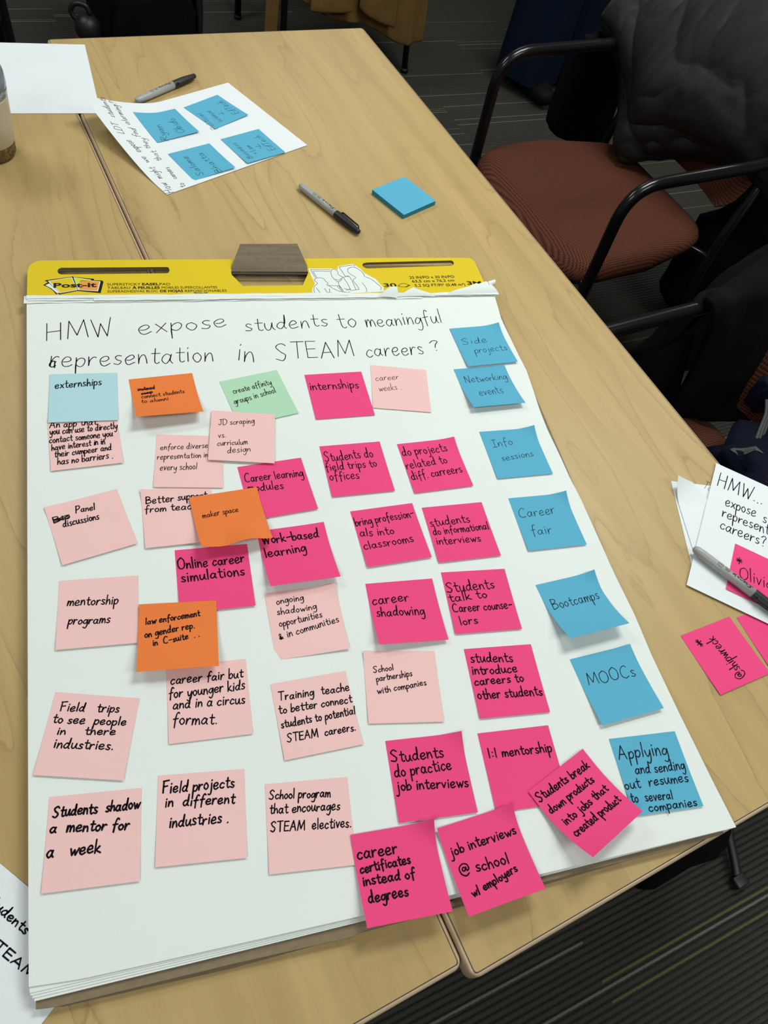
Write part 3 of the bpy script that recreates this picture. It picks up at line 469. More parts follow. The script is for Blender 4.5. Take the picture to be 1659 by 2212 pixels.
# the printed drawing of people at a meeting (zoom frame to header mm)
def ax(x,y): return (40+(x-220)/(1125-220)*(147-40), 389.0+(455-y)/(455-65)*(454-389.0)+ (x-220)/905*3.0)
P('drawing_ground',[ax(*q) for q in [(220,455),(232,380),(285,310),(262,220),(250,115),(420,118),(560,122),(615,140),(625,95),(700,82),(830,66),(905,130),(940,190),(1060,270),(1125,385),(1120,435)]],zz,K['white']).parent=hf
art=[[(255,452),(252,390),(275,340),(318,310),(300,285),(288,262),(320,242),(380,240),(415,260),(420,285),(440,300),(442,318),(425,330),(450,345),(500,385),(560,415),(620,425)],
 [(285,365),(310,410),(332,450)],[(385,375),(400,410),(415,430),(435,420),(445,380)],[(440,425),(490,440),(560,435),(690,430)],
 [(275,130),(305,235)],[(275,130),(520,138)],[(300,150),(515,160)],[(300,150),(325,240)],[(440,340),(575,348)],
 [(565,290),(535,260),(515,210),(520,170),(540,135),(580,135),(605,165),(605,205),(650,235)],[(580,295),(575,335),(590,370),(605,410)],[(550,260),(590,275),(640,245),(660,240)],[(560,295),(600,290),(640,255)],
 [(655,240),(740,240),(770,402)],[(655,240),(690,330),(702,410)],[(702,412),(815,398)],[(700,235),(715,220),(738,232)],
 [(640,105),(825,82),(835,105)],[(640,105),(688,235)],
 [(810,398),(800,350),(772,300),(775,270),(815,245),(760,205),(735,165),(750,130),(800,108),(860,125),(905,165),(928,205),(930,235),(1000,270),(1050,320),(1095,375),(1095,398),(1070,412)],
 [(875,315),(900,370),(905,410),(890,435)],[(575,395),(600,420),(640,430)],[(625,380),(690,405)],[(640,405),(710,390)],[(550,352),(590,412)],[(572,352),(610,410)]]
strokes('printed_drawing',[[ax(*q) for q in s] for s in art],.55,zz+.0002,K['print'],hf)
strokes('page_symbol',[[(170,407),(178,412.5),(187,409),(180,404.5),(170,407)]],.7,zz+.0001,K['print'],hf)
P('page_symbol',[(180,404.5),(187,409),(190,408.6),(181.5,404)],zz,K['print']).parent=hf
for sx,sy in ((-304,387),(-113,393)): tube('staple',[(sx/1000-.009,sy/1000+.003,hz+.0006),(sx/1000+.009,sy/1000+.003,hz+.0006)],.0005,K['steel'],hf,6)
# torn remains of used sheets along the header
def strip(y0,y1,x0,x1,z,seed,am=1.2,n=70):
    def fn(u,v):
        x=x0+(x1-x0)*u; w=am*noise.noise(Vector((x*.035,seed,v*3)))+.5*am*noise.noise(Vector((x*.12,seed+9,v)))
        return (x/1000,(y0+(y1-y0)*v+w)/1000,z+.0007*(1+noise.noise(Vector((x*.03,seed*2,v*2)))))
    return grid('torn_strip',n,4,fn,K['white'],pad,solid=.0003)
strip(377.5,390,-334,200,ZP+.0002,3); strip(381,388.5,-330,318,ZP+.0011,7); strip(379,385,-250,150,ZP+.0018,11,1.0); strip(384,389.5,-331,90,ZP+.0020,15,.8); strip(381.5,384.8,220,321,ZP+.0026,19,.5)
def shred(pts,z0,curl,ax_=1):
    """torn tongue: list of (x,y,z) rows left and right"""
    L,Rr=pts; n=9
    return grid('torn_tongue',7,n,lambda u,v:tuple((catmull(L,4)[int(v*(len(catmull(L,4))-1))]*(1-u)+catmull(Rr,4)[int(v*(len(catmull(Rr,4))-1))]*u)/1000+Vector((0,0,z0+.0012*math.sin(math.pi*u)))),K['white'],pad,solid=.0004)
shred(([(132,380,0),(141,385,4),(150,391,7),(157,394,6)],[(161,377,0),(163,384,4),(163,391,7),(160.5,394,6)]),ZP+.0025,0)
shred(([(163,381,0),(172,386,3),(184,392,5),(188,394,5)],[(228,381,0),(212,385,3),(196,390,5),(190,394,5)]),ZP+.0015,0)
shred(([(235,381,0),(248,387,4),(275,394,6),(300,401,7)],[(322,384,0),(318,390,4),(312,398,6),(306,403,7)]),ZP+.0022,0)
def rollfn(u,v):
    a=v*4.2; c=Vector((308+14*u,400+8*u,8)); r=5.5-2*u
    return ((c.x+0)/1000,(c.y+r*math.cos(a))/1000,ZP+(c.z-4+r*math.sin(a))/1000)
grid('torn_curl',8,14,rollfn,K['white'],pad,solid=.0004)
plate('torn_scrap',mm([(279,399),(291,405),(295,403),(291,399),(285,397)]),[],ZP+.005,.0004,K['white'],pad)

# ------------------------------------------------------------ sticky notes
S_=.0762
def sheeth(x,y):
    dx,dy=x+.143,y-1.07; a=dx*.7547+dy*.6561; b=-dx*.6561+dy*.7547
    t=min(1,max(0,1-a/.14-(.216-b)/.19)); return .045*t**1.5
CURL=dict(side=(5,0),info=(6,0),fair=(6,0),boot=(6,0),networking=(1,0),practice=(6,0),jobint=(7,2),cert=(11,0),doproj=(3,0),ongoing=(4,0),moocs=(2,0),work=(1,0),shadow=(0,0),partner=(0,2),panel=(0,2),better=(0,3))
def note(key,label,group,writing=None):
    tagp,col,layer,(x,y,t),(l,lr),pen,lines=D[key]
    z0={'page':ZP,'table':ZT,'sheet':ZT+.0012}[tagp]+.0004+layer*.0006+(.0014 if key=='olivia' else 0)
    gh=sheeth if tagp=='sheet' else (lambda a,b:0)
    l=max(l,.9)/1000; lr=lr/1000; c,s=math.cos(t),math.sin(t); cr,cl=CURL.get(key,(0,0))
    if key=='maker': bumpf=lambda u,v: .0035*max(0,-.1-v)*math.cos((u-.15)*9)*2.2
    else: bumpf=lambda u,v:0
    def surf(X,Y,e=.00016):
        u,v=X/S_,Y/S_; k=min(1,max(0,(.30-v)/.80)); h=k*k*(l+lr*u)+bumpf(u,v)
        a=max(0,(u+v-.62)/.38); b=max(0,(-u+v-.7)/.3); h+=cr*.001*a*a+cl*.001*b*b
        px,py=c*X-s*Y, s*X+c*Y
        return (px,py,h+gh(x+px,y+py)+e)
    o=empty('sticky_note',(x,y,z0)); tag(o,label,'sticky note',group)
    grid('paper',22,22,lambda u,v:surf((u-.5)*S_,(v-.5)*S_,0),K[col],o,solid=.00012)
    if lines:
        V=[];F=[]; write(lines,surf,pen*(1.12 if col=='magenta' else .78 if col=='lightpink' else .95),V,F,.0 if col=='magenta' else .10)
        mesh('handwriting',V,F,K['ink'] if col!='blue' else K['inkthin'],o,False)
    return o
NL=dict(
externships=('pale cyan sticky note reading externships, covering the top of a pink one',),
app=('light pink sticky note crowded with six lines, tucked below the pale cyan one',),
alumni=('orange sticky note with lifted lower edge and two crossed-out lines of tiny writing',),
enforce=('light pink sticky note about diverse representation in every school',),
jd=('light pink sticky note reading JD scraping vs. curriculum design',),
green=('pale green sticky note, the only green one, reading create affinity groups in school',),
internships=('bright pink sticky note reading internships, in the top row',),
weeks=('light pink sticky note reading career weeks, beside the internships note',),
side=('blue sticky note reading side projects, topmost of the blue column',),
networking=('blue sticky note reading networking events, its lower edge lifted off the sheet',),
info=('blue sticky note reading info sessions, its top right corner curled',),
fair=('blue sticky note reading career fair in two lines',),
doproj=('bright pink sticky note about projects related to different careers',),
trips=('bright pink sticky note reading students do field trips to offices',),
modules=('bright pink sticky note reading career learning modules, partly under the orange note',),
maker=('orange sticky note reading maker space, with a buckled bottom edge',),
better=('light pink sticky note reading better support from teachers, half under an orange note',),
panel=('tilted light pink sticky note reading panel discussions after a crossed-out word',),
mprog=('light pink sticky note reading mentorship programs at the left edge',),
law=('orange sticky note about law enforcement on gender representation',),
online=('bright pink sticky note reading online career simulations between two orange notes',),
work=('bright pink sticky note reading work-based learning with lifted bottom edge',),
ongoing=('light pink sticky note about ongoing shadowing opportunities in communities',),
bring=('bright pink sticky note about bringing professionals into classrooms',),
informational=('bright pink sticky note about students doing informational interviews',),
cshadow=('bright pink sticky note reading career shadowing',),
talk=('bright pink sticky note about students talking to career counselors',),
fieldtrips=('light pink sticky note leaning left, field trips to see people in industries',),
cfair=('light pink sticky note about a career fair for younger kids in circus format',),
training=('light pink sticky note about training teachers, ending STEAM careers',),
partner=('light pink sticky note with small writing, school partnerships with companies',),
introduce=('bright pink sticky note about students introducing careers to other students',),
moocs=('blue sticky note reading MOOCs, tilted, second from the bottom of its column',),
mentor11=('bright pink sticky note reading 1:1 mentorship, lower corners covered',),
applying=('blue sticky note with five lines about applying and sending out resumes',),
breakdown=('bright pink sticky note turned like a diamond, lower corner lifted, overlapping a blue one',),
practice=('bright pink sticky note reading students do practice job interviews',),
jobint=('bright pink sticky note reading job interviews @ school, hanging past the pad edge',),
cert=('bright pink sticky note about career certificates, curled top corner, hanging past the pad edge',),
steam=('light pink sticky note about a school program that encourages STEAM electives',),
fproj=('light pink sticky note reading field projects in different industries',),
shadow=('light pink sticky note at bottom left, students shadow a mentor for a week',),
boot=('blue sticky note reading bootcamps, strongly tilted with lifted lower edge',),
olivia=('bright pink sticky note under the marker on the white sheet at right edge',),
shipwreck=('bright pink sticky note on bare table reading @shipwreck upside down',),
pinkblank=('bright pink sticky note on bare table with no writing, cut by the right frame edge',),
ryan=('blue sticky note nearest the curled corner of the loose sheet, two words in capitals and script',),
political=('blue sticky note reading political science above EdTech on the loose sheet',),
salome=('blue sticky note at the front edge of the loose sheet with two names-like words',),
business=('blue sticky note reading business + law above EdTech on the loose sheet',))
NL['ryan']=('blue sticky note on loose sheet nearest its curled corner and the blank page',)
NL['salome']=('blue sticky note on loose sheet nearest the long handwritten question and the header',)
GN=dict(lightpink='light pink sticky notes on the easel pad',magenta='bright pink sticky notes on the easel pad',blue='blue sticky notes on the easel pad',orange='orange sticky notes on the easel pad')
for k,(lb,) in NL.items():
    tg,col=D[k][0],D[k][1]
    note(k,lb,{'page':GN.get(col),'table':'bright pink sticky notes at the right table edge','sheet':'blue sticky notes on the loose sheet'}[tg])

# ------------------------------------------------------------ loose papers
def loose(name,label,P0,ang,wd,ht,z,writing=None,pen=1.1,hf=None,mat='white2',group='loose white sheets on the tables',n=26):
    """P0 = top-left corner in world, ang = direction of the top edge"""
    o=empty(name,(P0[0],P0[1],z)); tag(o,label,'paper',group)
    e1=Vector((math.cos(ang),math.sin(ang))); e2=Vector((math.sin(ang),-math.cos(ang)))
    def fn(u,v):
        p=e1*wd*u+e2*ht*v; return (p.x,p.y,hf(P0[0]+p.x,P0[1]+p.y) if hf else 0)
    grid('sheet_of_paper',n,n,fn,K[mat],o,solid=.00015,off=1)
    if writing:
        V=[];F=[]; write(writing,lambda x,y:(x-P0[0],y-P0[1],(hf(x,y) if hf else 0)+.00018),pen,V,F,.05)
        mesh('handwriting',V,F,K['inkthin'],o,False)
    return o
a41=math.atan2(.6561,.7547); 
w3=Vector((-.143+.7547*.282,1.07+.6561*.282)); w2=w3+Vector((-.6561,.7547))*.216
# sheet with four blue notes: long side from front corner w4 to w3; curled corner at back left
loose('sheet_of_notes','white sheet with curled corner carrying four blue sticky notes',(-.143-.6561*.216,1.07+.7547*.216),a41,.282,.216,ZT+.001,D['T_sheet'],.8,sheeth,n=40)
loose('blank_sheet','blank white sheet at the far table edge behind the tumbler',(-.3269-.27*math.cos(math.radians(16.2)),1.4784-.27*math.sin(math.radians(16.2))),math.radians(15.2),.272,.2165,ZT+.0006)
loose('question_sheet','white sheet with marker writing sticking out under the pad at bottom left',(-.0958-.279*math.cos(math.radians(-36)),.0683+.279*math.sin(math.radians(36))),math.radians(-36),.279,.216,ZT+.0006,D['T_bl'],1.35)
loose('question_sheet','white sheet headed HMW at the right edge, partly under a pink note',(.6292,.6192),math.radians(-27.8),.279,.2185,ZT+.0028,D['T_hmw'],1.25)
o=loose('folded_sheet','white folded sheet lying under the HMW sheet, only its left part showing',(.5532,.5851),math.radians(-4),.20,.130,ZT+.0004,D['T_f'],.5)
def flapfn(u,v):
    # upper layer: its far corner rolls up and over
    y=.128*(1-v); x=.006+.054*u-.008*(1-v)
    L=Vector((x,-.128+y*1.0))
    k=max(0,(y-.085)/.043); z=.0004+.017*k*k*(1-u)**1.5
    if u>.5: L.y-=(u-.5)*.07*k
    r=math.radians(-4); return (L.x*math.cos(r)-L.y*math.sin(r)+.002, L.x*math.sin(r)+L.y*math.cos(r)-.004*k, z+.0004)
grid('curled_layer',16,24,flapfn,K['white2'],o,solid=.00015)

# ------------------------------------------------------------ pad of blue notes
ps=Vector((.170,1.1157)); a1=math.atan2(1.1964-1.1157,.2292-.170)
t=empty('sticky_note_pad',(.2285,1.1365,ZT),math.atan2(.1359-.1964+1-1,.2809-.2292)); 
t.rotation_euler.z=math.radians(-49.5+0); tag(t,'thick pad of blank blue sticky notes lying alone near the far marker','note pad')
for i in range(9):
    j=random.uniform(-.0003,.0003); box('note_layer',-.0375+j,.0375+j,-.0375,.0375+j,.0008*i+.0002,.0008*i+.0009,K['padside'],t)
mesh('top_note',[(-.0378,-.0378,.0079),(.0378,-.0378,.0079),(.0378,.0378,.0081),(-.0378,.0378,.0081)],[(0,1,2,3)],K['blue'],t,False,solid=.0002)

# ------------------------------------------------------------ markers
def marker(rear,tip,zc,label,roll=0):
    r=Vector((*rear,zc)); e=Vector((*tip,zc)); a=math.atan2((e-r).y,(e-r).x)
    o=empty('marker_pen',(rear[0],rear[1],zc),a); tag(o,label,'marker','black permanent markers')
    rot=Matrix.Rotation(math.radians(90),4,'Y')
    def part(nm,prof,mat):
        q=lathe(nm,prof,K[mat],o,28); q.data.transform(rot); return q
    part('barrel',[(.0001,-.0045),(.0025,-.004),(.0042,-.0022),(.0052,.001),(.0058,.008),(.0060,.03),(.0060,.083)],'barrel')
    part('cap',[(.0063,.082),(.0064,.083),(.0064,.100),(.0058,.115),(.0046,.127),(.0040,.1335),(.0036,.1345),(.0001,.1350)],'plastic')
    cl=tube('clip',round_path([(.088,0,.0062),(.089,0,.0088),(.126,0,.0078),(.1285,0,.0045)],.002,3),.0011,K['plastic'],o,8,flat=1.9)
    M=Matrix.Rotation(math.radians(roll),4,'X'); cl.data.transform(M)
    def bend(X,Y):                                     # lettering reads from the cap towards the end
        x=X; an=math.pi/2-(-Y)/.006+math.radians(roll*0)
        return (x,.00608*math.cos(an),.00608*math.sin(an))
    # mirrored axes: start at the cap side
    def bend2(X,Y): return bend(.083-X,Y)
    def bt(s,x0,x1,y,h,b=0,sh=0): return print_text('lettering',s,x0,x1,y,h,0,K['print'],o,b,sh,0,lambda X,Y:(.083-X,-.00609*math.sin((Y)/.0061),.00609*math.cos(Y/.0061)))
    bt('Sharpie',.006,.034,-.0022,.0046,.02,.45); bt('.',.0345,.0355,-.0022,.0046,.03)
    bt('FINE',.038,.0435,.0006,.0016,.02); bt('POINT',.0375,.045,-.0019,.0016,.02); bt('Permanent Marker',.012,.030,-.0046,.0011)
    bt('AP',.0485,.053,-.0013,.0024,.0,.2)
    V=[];F=[]
    for k in range(25):
        an=2*math.pi*k/24
        for rr in (.0032,.0036):
            X=.0508+rr*math.cos(an); Y=rr*math.sin(an); V.append((.083-X,-.00609*math.sin(Y/.0061),.00609*math.cos(Y/.0061)))
    for k in range(24): F.append((2*k,2*k+1,2*k+3,2*k+2))
    mesh('seal',V,F,K['print'],o,False)
    return o
marker(*D['M']['m1'],ZT+.0064,'marker lying alone on the table beside the pad of blue notes',-65)
marker(*D['M']['m2'],ZT+.0064,'marker half hidden behind the curled sheet of blue notes',60)
marker(*D['M']['m3'],ZT+.0101,'marker lying across the HMW sheet and a pink note',60)

# ------------------------------------------------------------ tumbler
t=empty('tumbler',(*TW(.060,1.190)[:2],ZT)); tag(t,'cream insulated tumbler with cork base at the left table edge','tumbler')
lathe('cork_base',[(.0290,0),(.0325,.002),(.0345,.006),(.0352,.020),(.0350,.0225)],K['cork'],t,48)
lathe('body',[(.0352,.0226),(.0360,.024),(.0378,.055),(.0392,.088),(.0394,.0915)],K['cream'],t,48)
lathe('steel_rim',[(.0396,.0916),(.0400,.094),(.0402,.100),(.0396,.102)],K['steel'],t,48)
lathe('lid',[(.0402,.1021),(.0408,.106),(.0404,.119),(.0385,.126),(.0350,.128),(.0325,.1235),(.0001,.122)],K['clear'],t,48)
box('slider',-.010,.010,.008,.026,.1222,.128,K['clear'],t,bevel=.002)

# ------------------------------------------------------------ chairs
def make_chair():
    o=empty('guest_chair')
    hw=.262
    def seatf(u,v):
        th=2*math.pi*u; n=.25
        cx=math.copysign(abs(math.cos(th))**n,math.cos(th)); cy=math.copysign(abs(math.sin(th))**n,math.sin(th))
        return cx,cy
    V=[];F=[];N=72
    rings=[(.02,-.0),(.35,.002),(.62,.004),(.80,.003),(.90,-.003),(.965,-.012),(1,-.028),(.985,-.044),(.93,-.052),(.5,-.054)]
    for rr,dz in rings:
        for i in range(N):
            cx,cy=seatf(i/N,0); y=cy*rr
            yy=.235*y if y<0 else .205*y+ .045*y*(1-(cx*rr)**2)
            w=.256-.055*max(0,-y)                       # narrower at the back
            x=cx*rr*w
            z=.452+dz-.022*max(0,y)**3-.006*(1-(cx*rr)**2)*(1-y*y)
            V.append((x,yy+.0,z))
    for k in range(len(rings)-1):
        for i in range(N): j=(i+1)%N; F.append((k*N+i,k*N+j,(k+1)*N+j,(k+1)*N+i))
    F.append(tuple(range(N))[::-1]); 
    mesh('seat',V,F,K['rust'],o)['label']='rust red mesh seat cushion'
    V2=[(x*.94,y*.94,.405-.0+ (0)) for x,y,z in V[7*N:8*N]]; V3=[(x*.90,y*.90,.388) for x,y,z in V[7*N:8*N]]
    mesh('seat_pan',V2+V3,[(i,(i+1)%N,N+(i+1)%N,N+i) for i in range(N)]+[tuple(range(N,2*N)),tuple(range(N))[::-1]],K['plastic'],o)
    def backf(sy,e):
        def fn(u,v):
            x=(u-.5)*2; z=.50+.37*v
            w=(.205+.02*math.sin(math.pi*v)); r=1-max(0,abs(v-.5)*2-.75)**2*2.2
            y=-.275-.10*(v-.1)+.045*(x*x)*.6+sy+e*(1-(abs(x)**6))*(1-abs(2*v-1)**6)
            return (x*w*r,y,z)
        return fn
    grid('backrest',24,20,backf(.012,.018),K['rust'],o,solid=.004,off=0)['label']='rust red mesh back panel'
    grid('back_shell',24,20,backf(-.006,-.012),K['plastic'],o,solid=.004,off=0)
    for s in (-1,1):
        tube('arm_frame',round_path([(s*hw,.175,0),(s*hw,.195,.66),(s*hw,-.22,.672),(s*.225,-.285,.70)],.085,8),.0125,K['tub'],o,14,1.15)
        tube('rear_leg',round_path([(s*.255,-.27,0),(s*.245,-.215,.40),(s*.222,-.30,.78)],.1,6),.0115,K['tub'],o,12)
        tube('side_rail',[(s*hw,.19,.40),(s*.20,.16,.398),(s*.19,-.20,.398),(s*.24,-.22,.40)],.010,K['tub'],o,10)
        for yy in (.175,-.27): lathe('foot_glide',[(.014,0),(.015,.012),(.012,.016)],K['plastic'],o,12).location=(s*(hw if yy>0 else .255),yy,0)
    tube('crossbar',[(-.20,.12,.395),(.20,.12,.395)],.009,K['tub'],o,10); tube('crossbar',[(-.19,-.19,.395),(.19,-.19,.395)],.009,K['tub'],o,10)
    return o
def dup(root,loc,rz,label,group=None):
    r=root.copy(); C.objects.link(r); r.location=loc; r.rotation_euler=(0,0,rz); r['label']=label
    for ch in list(root.children):
        c=ch.copy(); C.objects.link(c); c.parent=r
    return r
ch=make_chair(); ch.location=TW(1.405,1.262); ch.rotation_euler=(0,0,A0+math.pi/2)
tag(ch,'rust mesh guest chair with black tube arms, its seat in full view','chair','rust mesh guest chairs')
dup(ch,TW(.985,.392),A0+math.pi/2,'rust mesh guest chair pushed under the right table edge, black coat over its arm')
dup(ch,TW(1.41,2.93),A0,'guest chair behind the far table corner with a tan coat over its back')
dup(ch,TW(-.02,2.50),A0,'guest chair at the top left corner of the photo behind the blank sheet')

# ------------------------------------------------------------ clothing and bags
def cs(P,t):                                           # point on a catmull path
    n=len(P)-1; f=min(max(t,0),.9999)*n; i=int(f); f-=i
    p0=P[max(i-1,0)];p1=P[i];p2=P[i+1];p3=P[min(i+2,n)]
    return .5*((2*p1)+(p2-p0)*f+(2*p0-5*p1+4*p2-p3)*f*f+(3*p1-p0-3*p2+p3)*f**3)
def drape(name,rows,nu,nv,mat,parent,amp=.01,fs=(9,9),ridge=0,seed=0,solid=.012,rd=(1,0),crease=()):
    """rows: paths (across, along, z) in the table frame, swept from the first to the last; folds added along the normal"""
    R=[[TW(a,b,z) for a,b,z in r] for r in rows]
    pts=[]
    for j in range(nv):
        v=j/(nv-1); col=[cs(r,v) for r in R]
        pts.append([cs(col,i/(nu-1)) for i in range(nu)])
    V=[]
    for j in range(nv):
        for i in range(nu):
            p=pts[j][i]; du=pts[j][min(i+1,nu-1)]-pts[j][max(i-1,0)]; dv=pts[min(j+1,nv-1)][i]-pts[max(j-1,0)][i]
            nn=du.cross(dv); nn=nn.normalized() if nn.length>1e-9 else Vector((0,0,1))
            u,v=i/(nu-1),j/(nv-1)
            q=Vector((u*fs[0]+seed,v*fs[1],seed))
            d=amp*noise.noise(q)+amp*.5*noise.noise(q*2.3)
            if ridge:
                s=math.sin((u*rd[0]+v*rd[1])*ridge*6.28+3*noise.noise(q*.35)); d+=amp*.9*(abs(s)**.6-.6)
            for a_,b_,rt,*am_ in crease:
                uu,vv=u+rt*(v-.5)*.5,v-rt*(u-.5)*.5
                e=noise.noise(Vector((uu*a_+seed*3,vv*b_,seed+a_)))+.10*noise.noise(Vector((uu*a_*3,vv*b_*3,seed)))
                d+=(am_[0] if am_ else 1)*amp*(.9*min(1,abs(e)*4)**.5-.7)
            V.append(p+nn*d)
    F=[(j*nu+i,j*nu+i+1,(j+1)*nu+i+1,(j+1)*nu+i) for j in range(nv-1) for i in range(nu-1)]
    return mesh(name,V,F,mat,parent,True,solid,0,1)
jk=empty('puffer_jacket',TW(1.66,1.27)*1.0); jk.location=(0,0,0)
tag(jk,'charcoal puffer jacket draped over the back of the nearer full-view chair','jacket')
def row(al,f,b1,b2,tp,bk,bb):
    return [(f[0],al+f[2],f[1]),(b1[0],al,b1[1]),(b2[0],al,b2[1]),(tp[0],al,tp[1]),(bk[0],al,bk[1]),(bb[0],al,bb[1])]
rows=[row(1.60,(1.62,.64,0),(1.56,.665),(1.545,.70),(1.60,.735),(1.74,.69),(1.78,.50)),
 row(1.53,(1.64,.53,-.02),(1.585,.63),(1.545,.71),(1.61,.77),(1.78,.74),(1.82,.42)),
 row(1.45,(1.585,.48,-.03),(1.575,.56),(1.555,.68),(1.64,.81),(1.82,.80),(1.86,.40)),
 row(1.37,(1.545,.468,-.01),(1.535,.55),(1.55,.68),(1.67,.85),(1.84,.83),(1.88,.40)),
 row(1.29,(1.60,.50,0),(1.565,.60),(1.57,.72),(1.69,.875),(1.86,.86),(1.90,.40)),
 row(1.18,(1.655,.555,0),(1.59,.63),(1.595,.74),(1.70,.885),(1.88,.87),(1.93,.40)),
 row(1.06,(1.69,.57,0),(1.62,.64),(1.62,.76),(1.72,.885),(1.90,.86),(1.95,.42)),
 row(.95,(1.75,.53,.01),(1.68,.60),(1.67,.72),(1.76,.85),(1.92,.82),(1.96,.45))]
drape('jacket_body',rows,120,120,K['puffer'],jk,.012,(3,3),0,5,.012,crease=((2.6,1.3,1.6),(1.5,4.2,-1.3),(6,3,.9,.5),(9,2.2,-.5,.35)))
# collar and hood roll across the top, sleeve and cuff
tube('hood_roll',catmull([TW(1.80,1.50,.80),TW(1.74,1.40,.86),TW(1.78,1.28,.91),TW(1.84,1.16,.92),TW(1.90,1.0,.90)],6),.055,K['puffer'],jk,20,1.2,rf=lambda t:.55+.6*math.sin(math.pi*t)+.06*math.sin(t*40))
tube('sleeve',catmull([TW(1.80,.98,.80),TW(1.70,1.05,.70),TW(1.65,1.20,.615),TW(1.61,1.31,.555),TW(1.585,1.375,.49)],8),.045,K['puffer'],jk,24,1.5,rf=lambda t:1.05-.35*t+.07*math.sin(t*34))
tube('zip_end',[TW(1.575,1.375,.52),TW(1.555,1.335,.468)],.014,K['plastic'],jk,10,2.0)
drape('dark_lining',[[(1.50,1.585,.66),(1.49,1.60,.55),(1.50,1.61,.42)],[(1.60,1.60,.66),(1.60,1.63,.52),(1.60,1.65,.34)],[(1.74,1.59,.66),(1.75,1.63,.5),(1.76,1.62,.30)]],16,16,K['blackcloth'],jk,.012,(4,2),3,5,.02)
# black coat on the second chair
co=empty('black_coat'); tag(co,'black coat slung over the arm of the chair pushed under the table','coat')
drape('coat_outer',[[(.99,.648,.60),(.99,.655,.40),(1.00,.66,.15)],[(1.10,.655,.690),(1.12,.70,.46),(1.14,.72,.12)],[(1.17,.66,.695),(1.22,.74,.46),(1.30,.80,.10)],[(1.30,.68,.77),(1.42,.83,.50),(1.50,.88,.10)],[(1.46,.66,.86),(1.58,.84,.55),(1.66,.90,.12)]],30,26,K['blackcloth'],co,.012,(5,3),4,8,.018)
drape('coat_fold',[[(1.10,.655,.692),(1.10,.63,.690),(1.12,.612,.60),(1.12,.595,.44)],[(1.18,.67,.715),(1.19,.62,.705),(1.20,.58,.60),(1.17,.560,.455)],[(1.32,.68,.79),(1.30,.62,.76),(1.29,.57,.64),(1.24,.515,.47)],[(1.46,.66,.87),(1.42,.62,.83),(1.36,.60,.68),(1.32,.52,.50)]],26,26,K['blackcloth'],co,.008,(4,3),2,12,.016)
drape('coat_lap',[[(.95,.65,.56),(.97,.645,.45),(.99,.64,.30)],[(1.05,.65,.58),(1.07,.635,.46),(1.09,.63,.30)],[(1.14,.655,.60),(1.15,.625,.50),(1.16,.60,.47)]],20,16,K['blackcloth'],co,.005,(4,3),2,14,.012)
# black duffel on the floor behind both chairs
def blob(name,ctr,rad,mat,parent,amp=.02,fr=3,rot=0,pw=.55,n=36,seed=0):
    def fn(u,v):
        th=2*math.pi*u; ph=math.pi*(v-.5)
        sg=lambda x,p:math.copysign(abs(x)**p,x)
        x=sg(math.cos(th),pw)*sg(math.cos(ph),pw)*rad[0]; y=sg(math.sin(th),pw)*sg(math.cos(ph),pw)*rad[1]; z=sg(math.sin(ph),pw)*rad[2]
        q=Vector((x,y,z)); q*=1+amp/max(rad)*noise.noise(q*fr/max(rad)+Vector((seed,0,0)))*2
        q.rotate(Matrix.Rotation(rot,3,'Z')); return tuple(q+Vector(ctr))
    return grid(name,n,n//2,fn,mat,parent,closeu=True)
bg=empty('duffel_bag'); tag(bg,'soft black bag standing on the carpet behind the two right-hand chairs','bag')
blob('bag_body',TW(2.02,1.02,.235),(.22,.26,.225),K['blackcloth'],bg,.03,3,A0,seed=4)
tube('handle',catmull([TW(1.86,.86,.42),TW(1.90,.92,.52),TW(1.96,1.06,.53),TW(1.94,1.15,.43)],6),.011,K['plastic'],bg,8,2)
tube('buckle',[TW(1.80,1.28,.33),TW(1.785,1.255,.26),TW(1.77,1.26,.24)],.006,K['steel'],bg,8)
# patterned navy tote on the seat of the second chair
tt=empty('printed_tote'); tag(tt,'navy cloth bag with white and pink print on the chair under the table edge','bag')
K['tote']=cloth('navy_canvas',(.002,.0035,.013,1),60,.85,.3,.15)
tb=blob('tote_body',TW(1.10,.30,.545),(.125,.155,.075),K['tote'],tt,.03,3,A0,seed=8)
K['pinkp']=plain('pink_print',(.10,.055,.06,1),.8,.2); K['whitep']=plain('white_print',(.07,.075,.07,1),.8,.2); K['redp']=plain('red_print',(.018,.003,.003,1),.8,.2)
def decal(name,a,b,shape,mat):                        # flat print wrapped on the tote top
    V=[]
    bpy.context.view_layer.update(); me=tb.data
    from mathutils.bvhtree import BVHTree
    bv=decal.bv if hasattr(decal,'bv') else BVHTree.FromPolygons([v.co for v in me.vertices],[tuple(p.vertices) for p in me.polygons]); decal.bv=bv
    ctr=None
    def proj_(x,y):
        p=TW(a+x,b+y,1.2); h=bv.ray_cast(p,Vector((0,0,-1)))
        return (h[0]+h[1]*.0012*(1 if h[1].z>0 else -1)) if h[0] else None
    rings=3; n=len(shape); c=proj_(0,0)
    if c is None: return
    V=[c];F=[]
    for k in range(1,rings+1):
        for x,y in shape:
            q=proj_(x*k/rings,y*k/rings)
            V.append(q if q is not None else V[-1])
    for i in range(n): F.append((0,1+i,1+(i+1)%n))
    for k in range(rings-1):
        for i in range(n): F.append((1+k*n+i,1+(k+1)*n+i,1+(k+1)*n+(i+1)%n,1+k*n+(i+1)%n))
    return mesh(name,V,F,mat,tb)
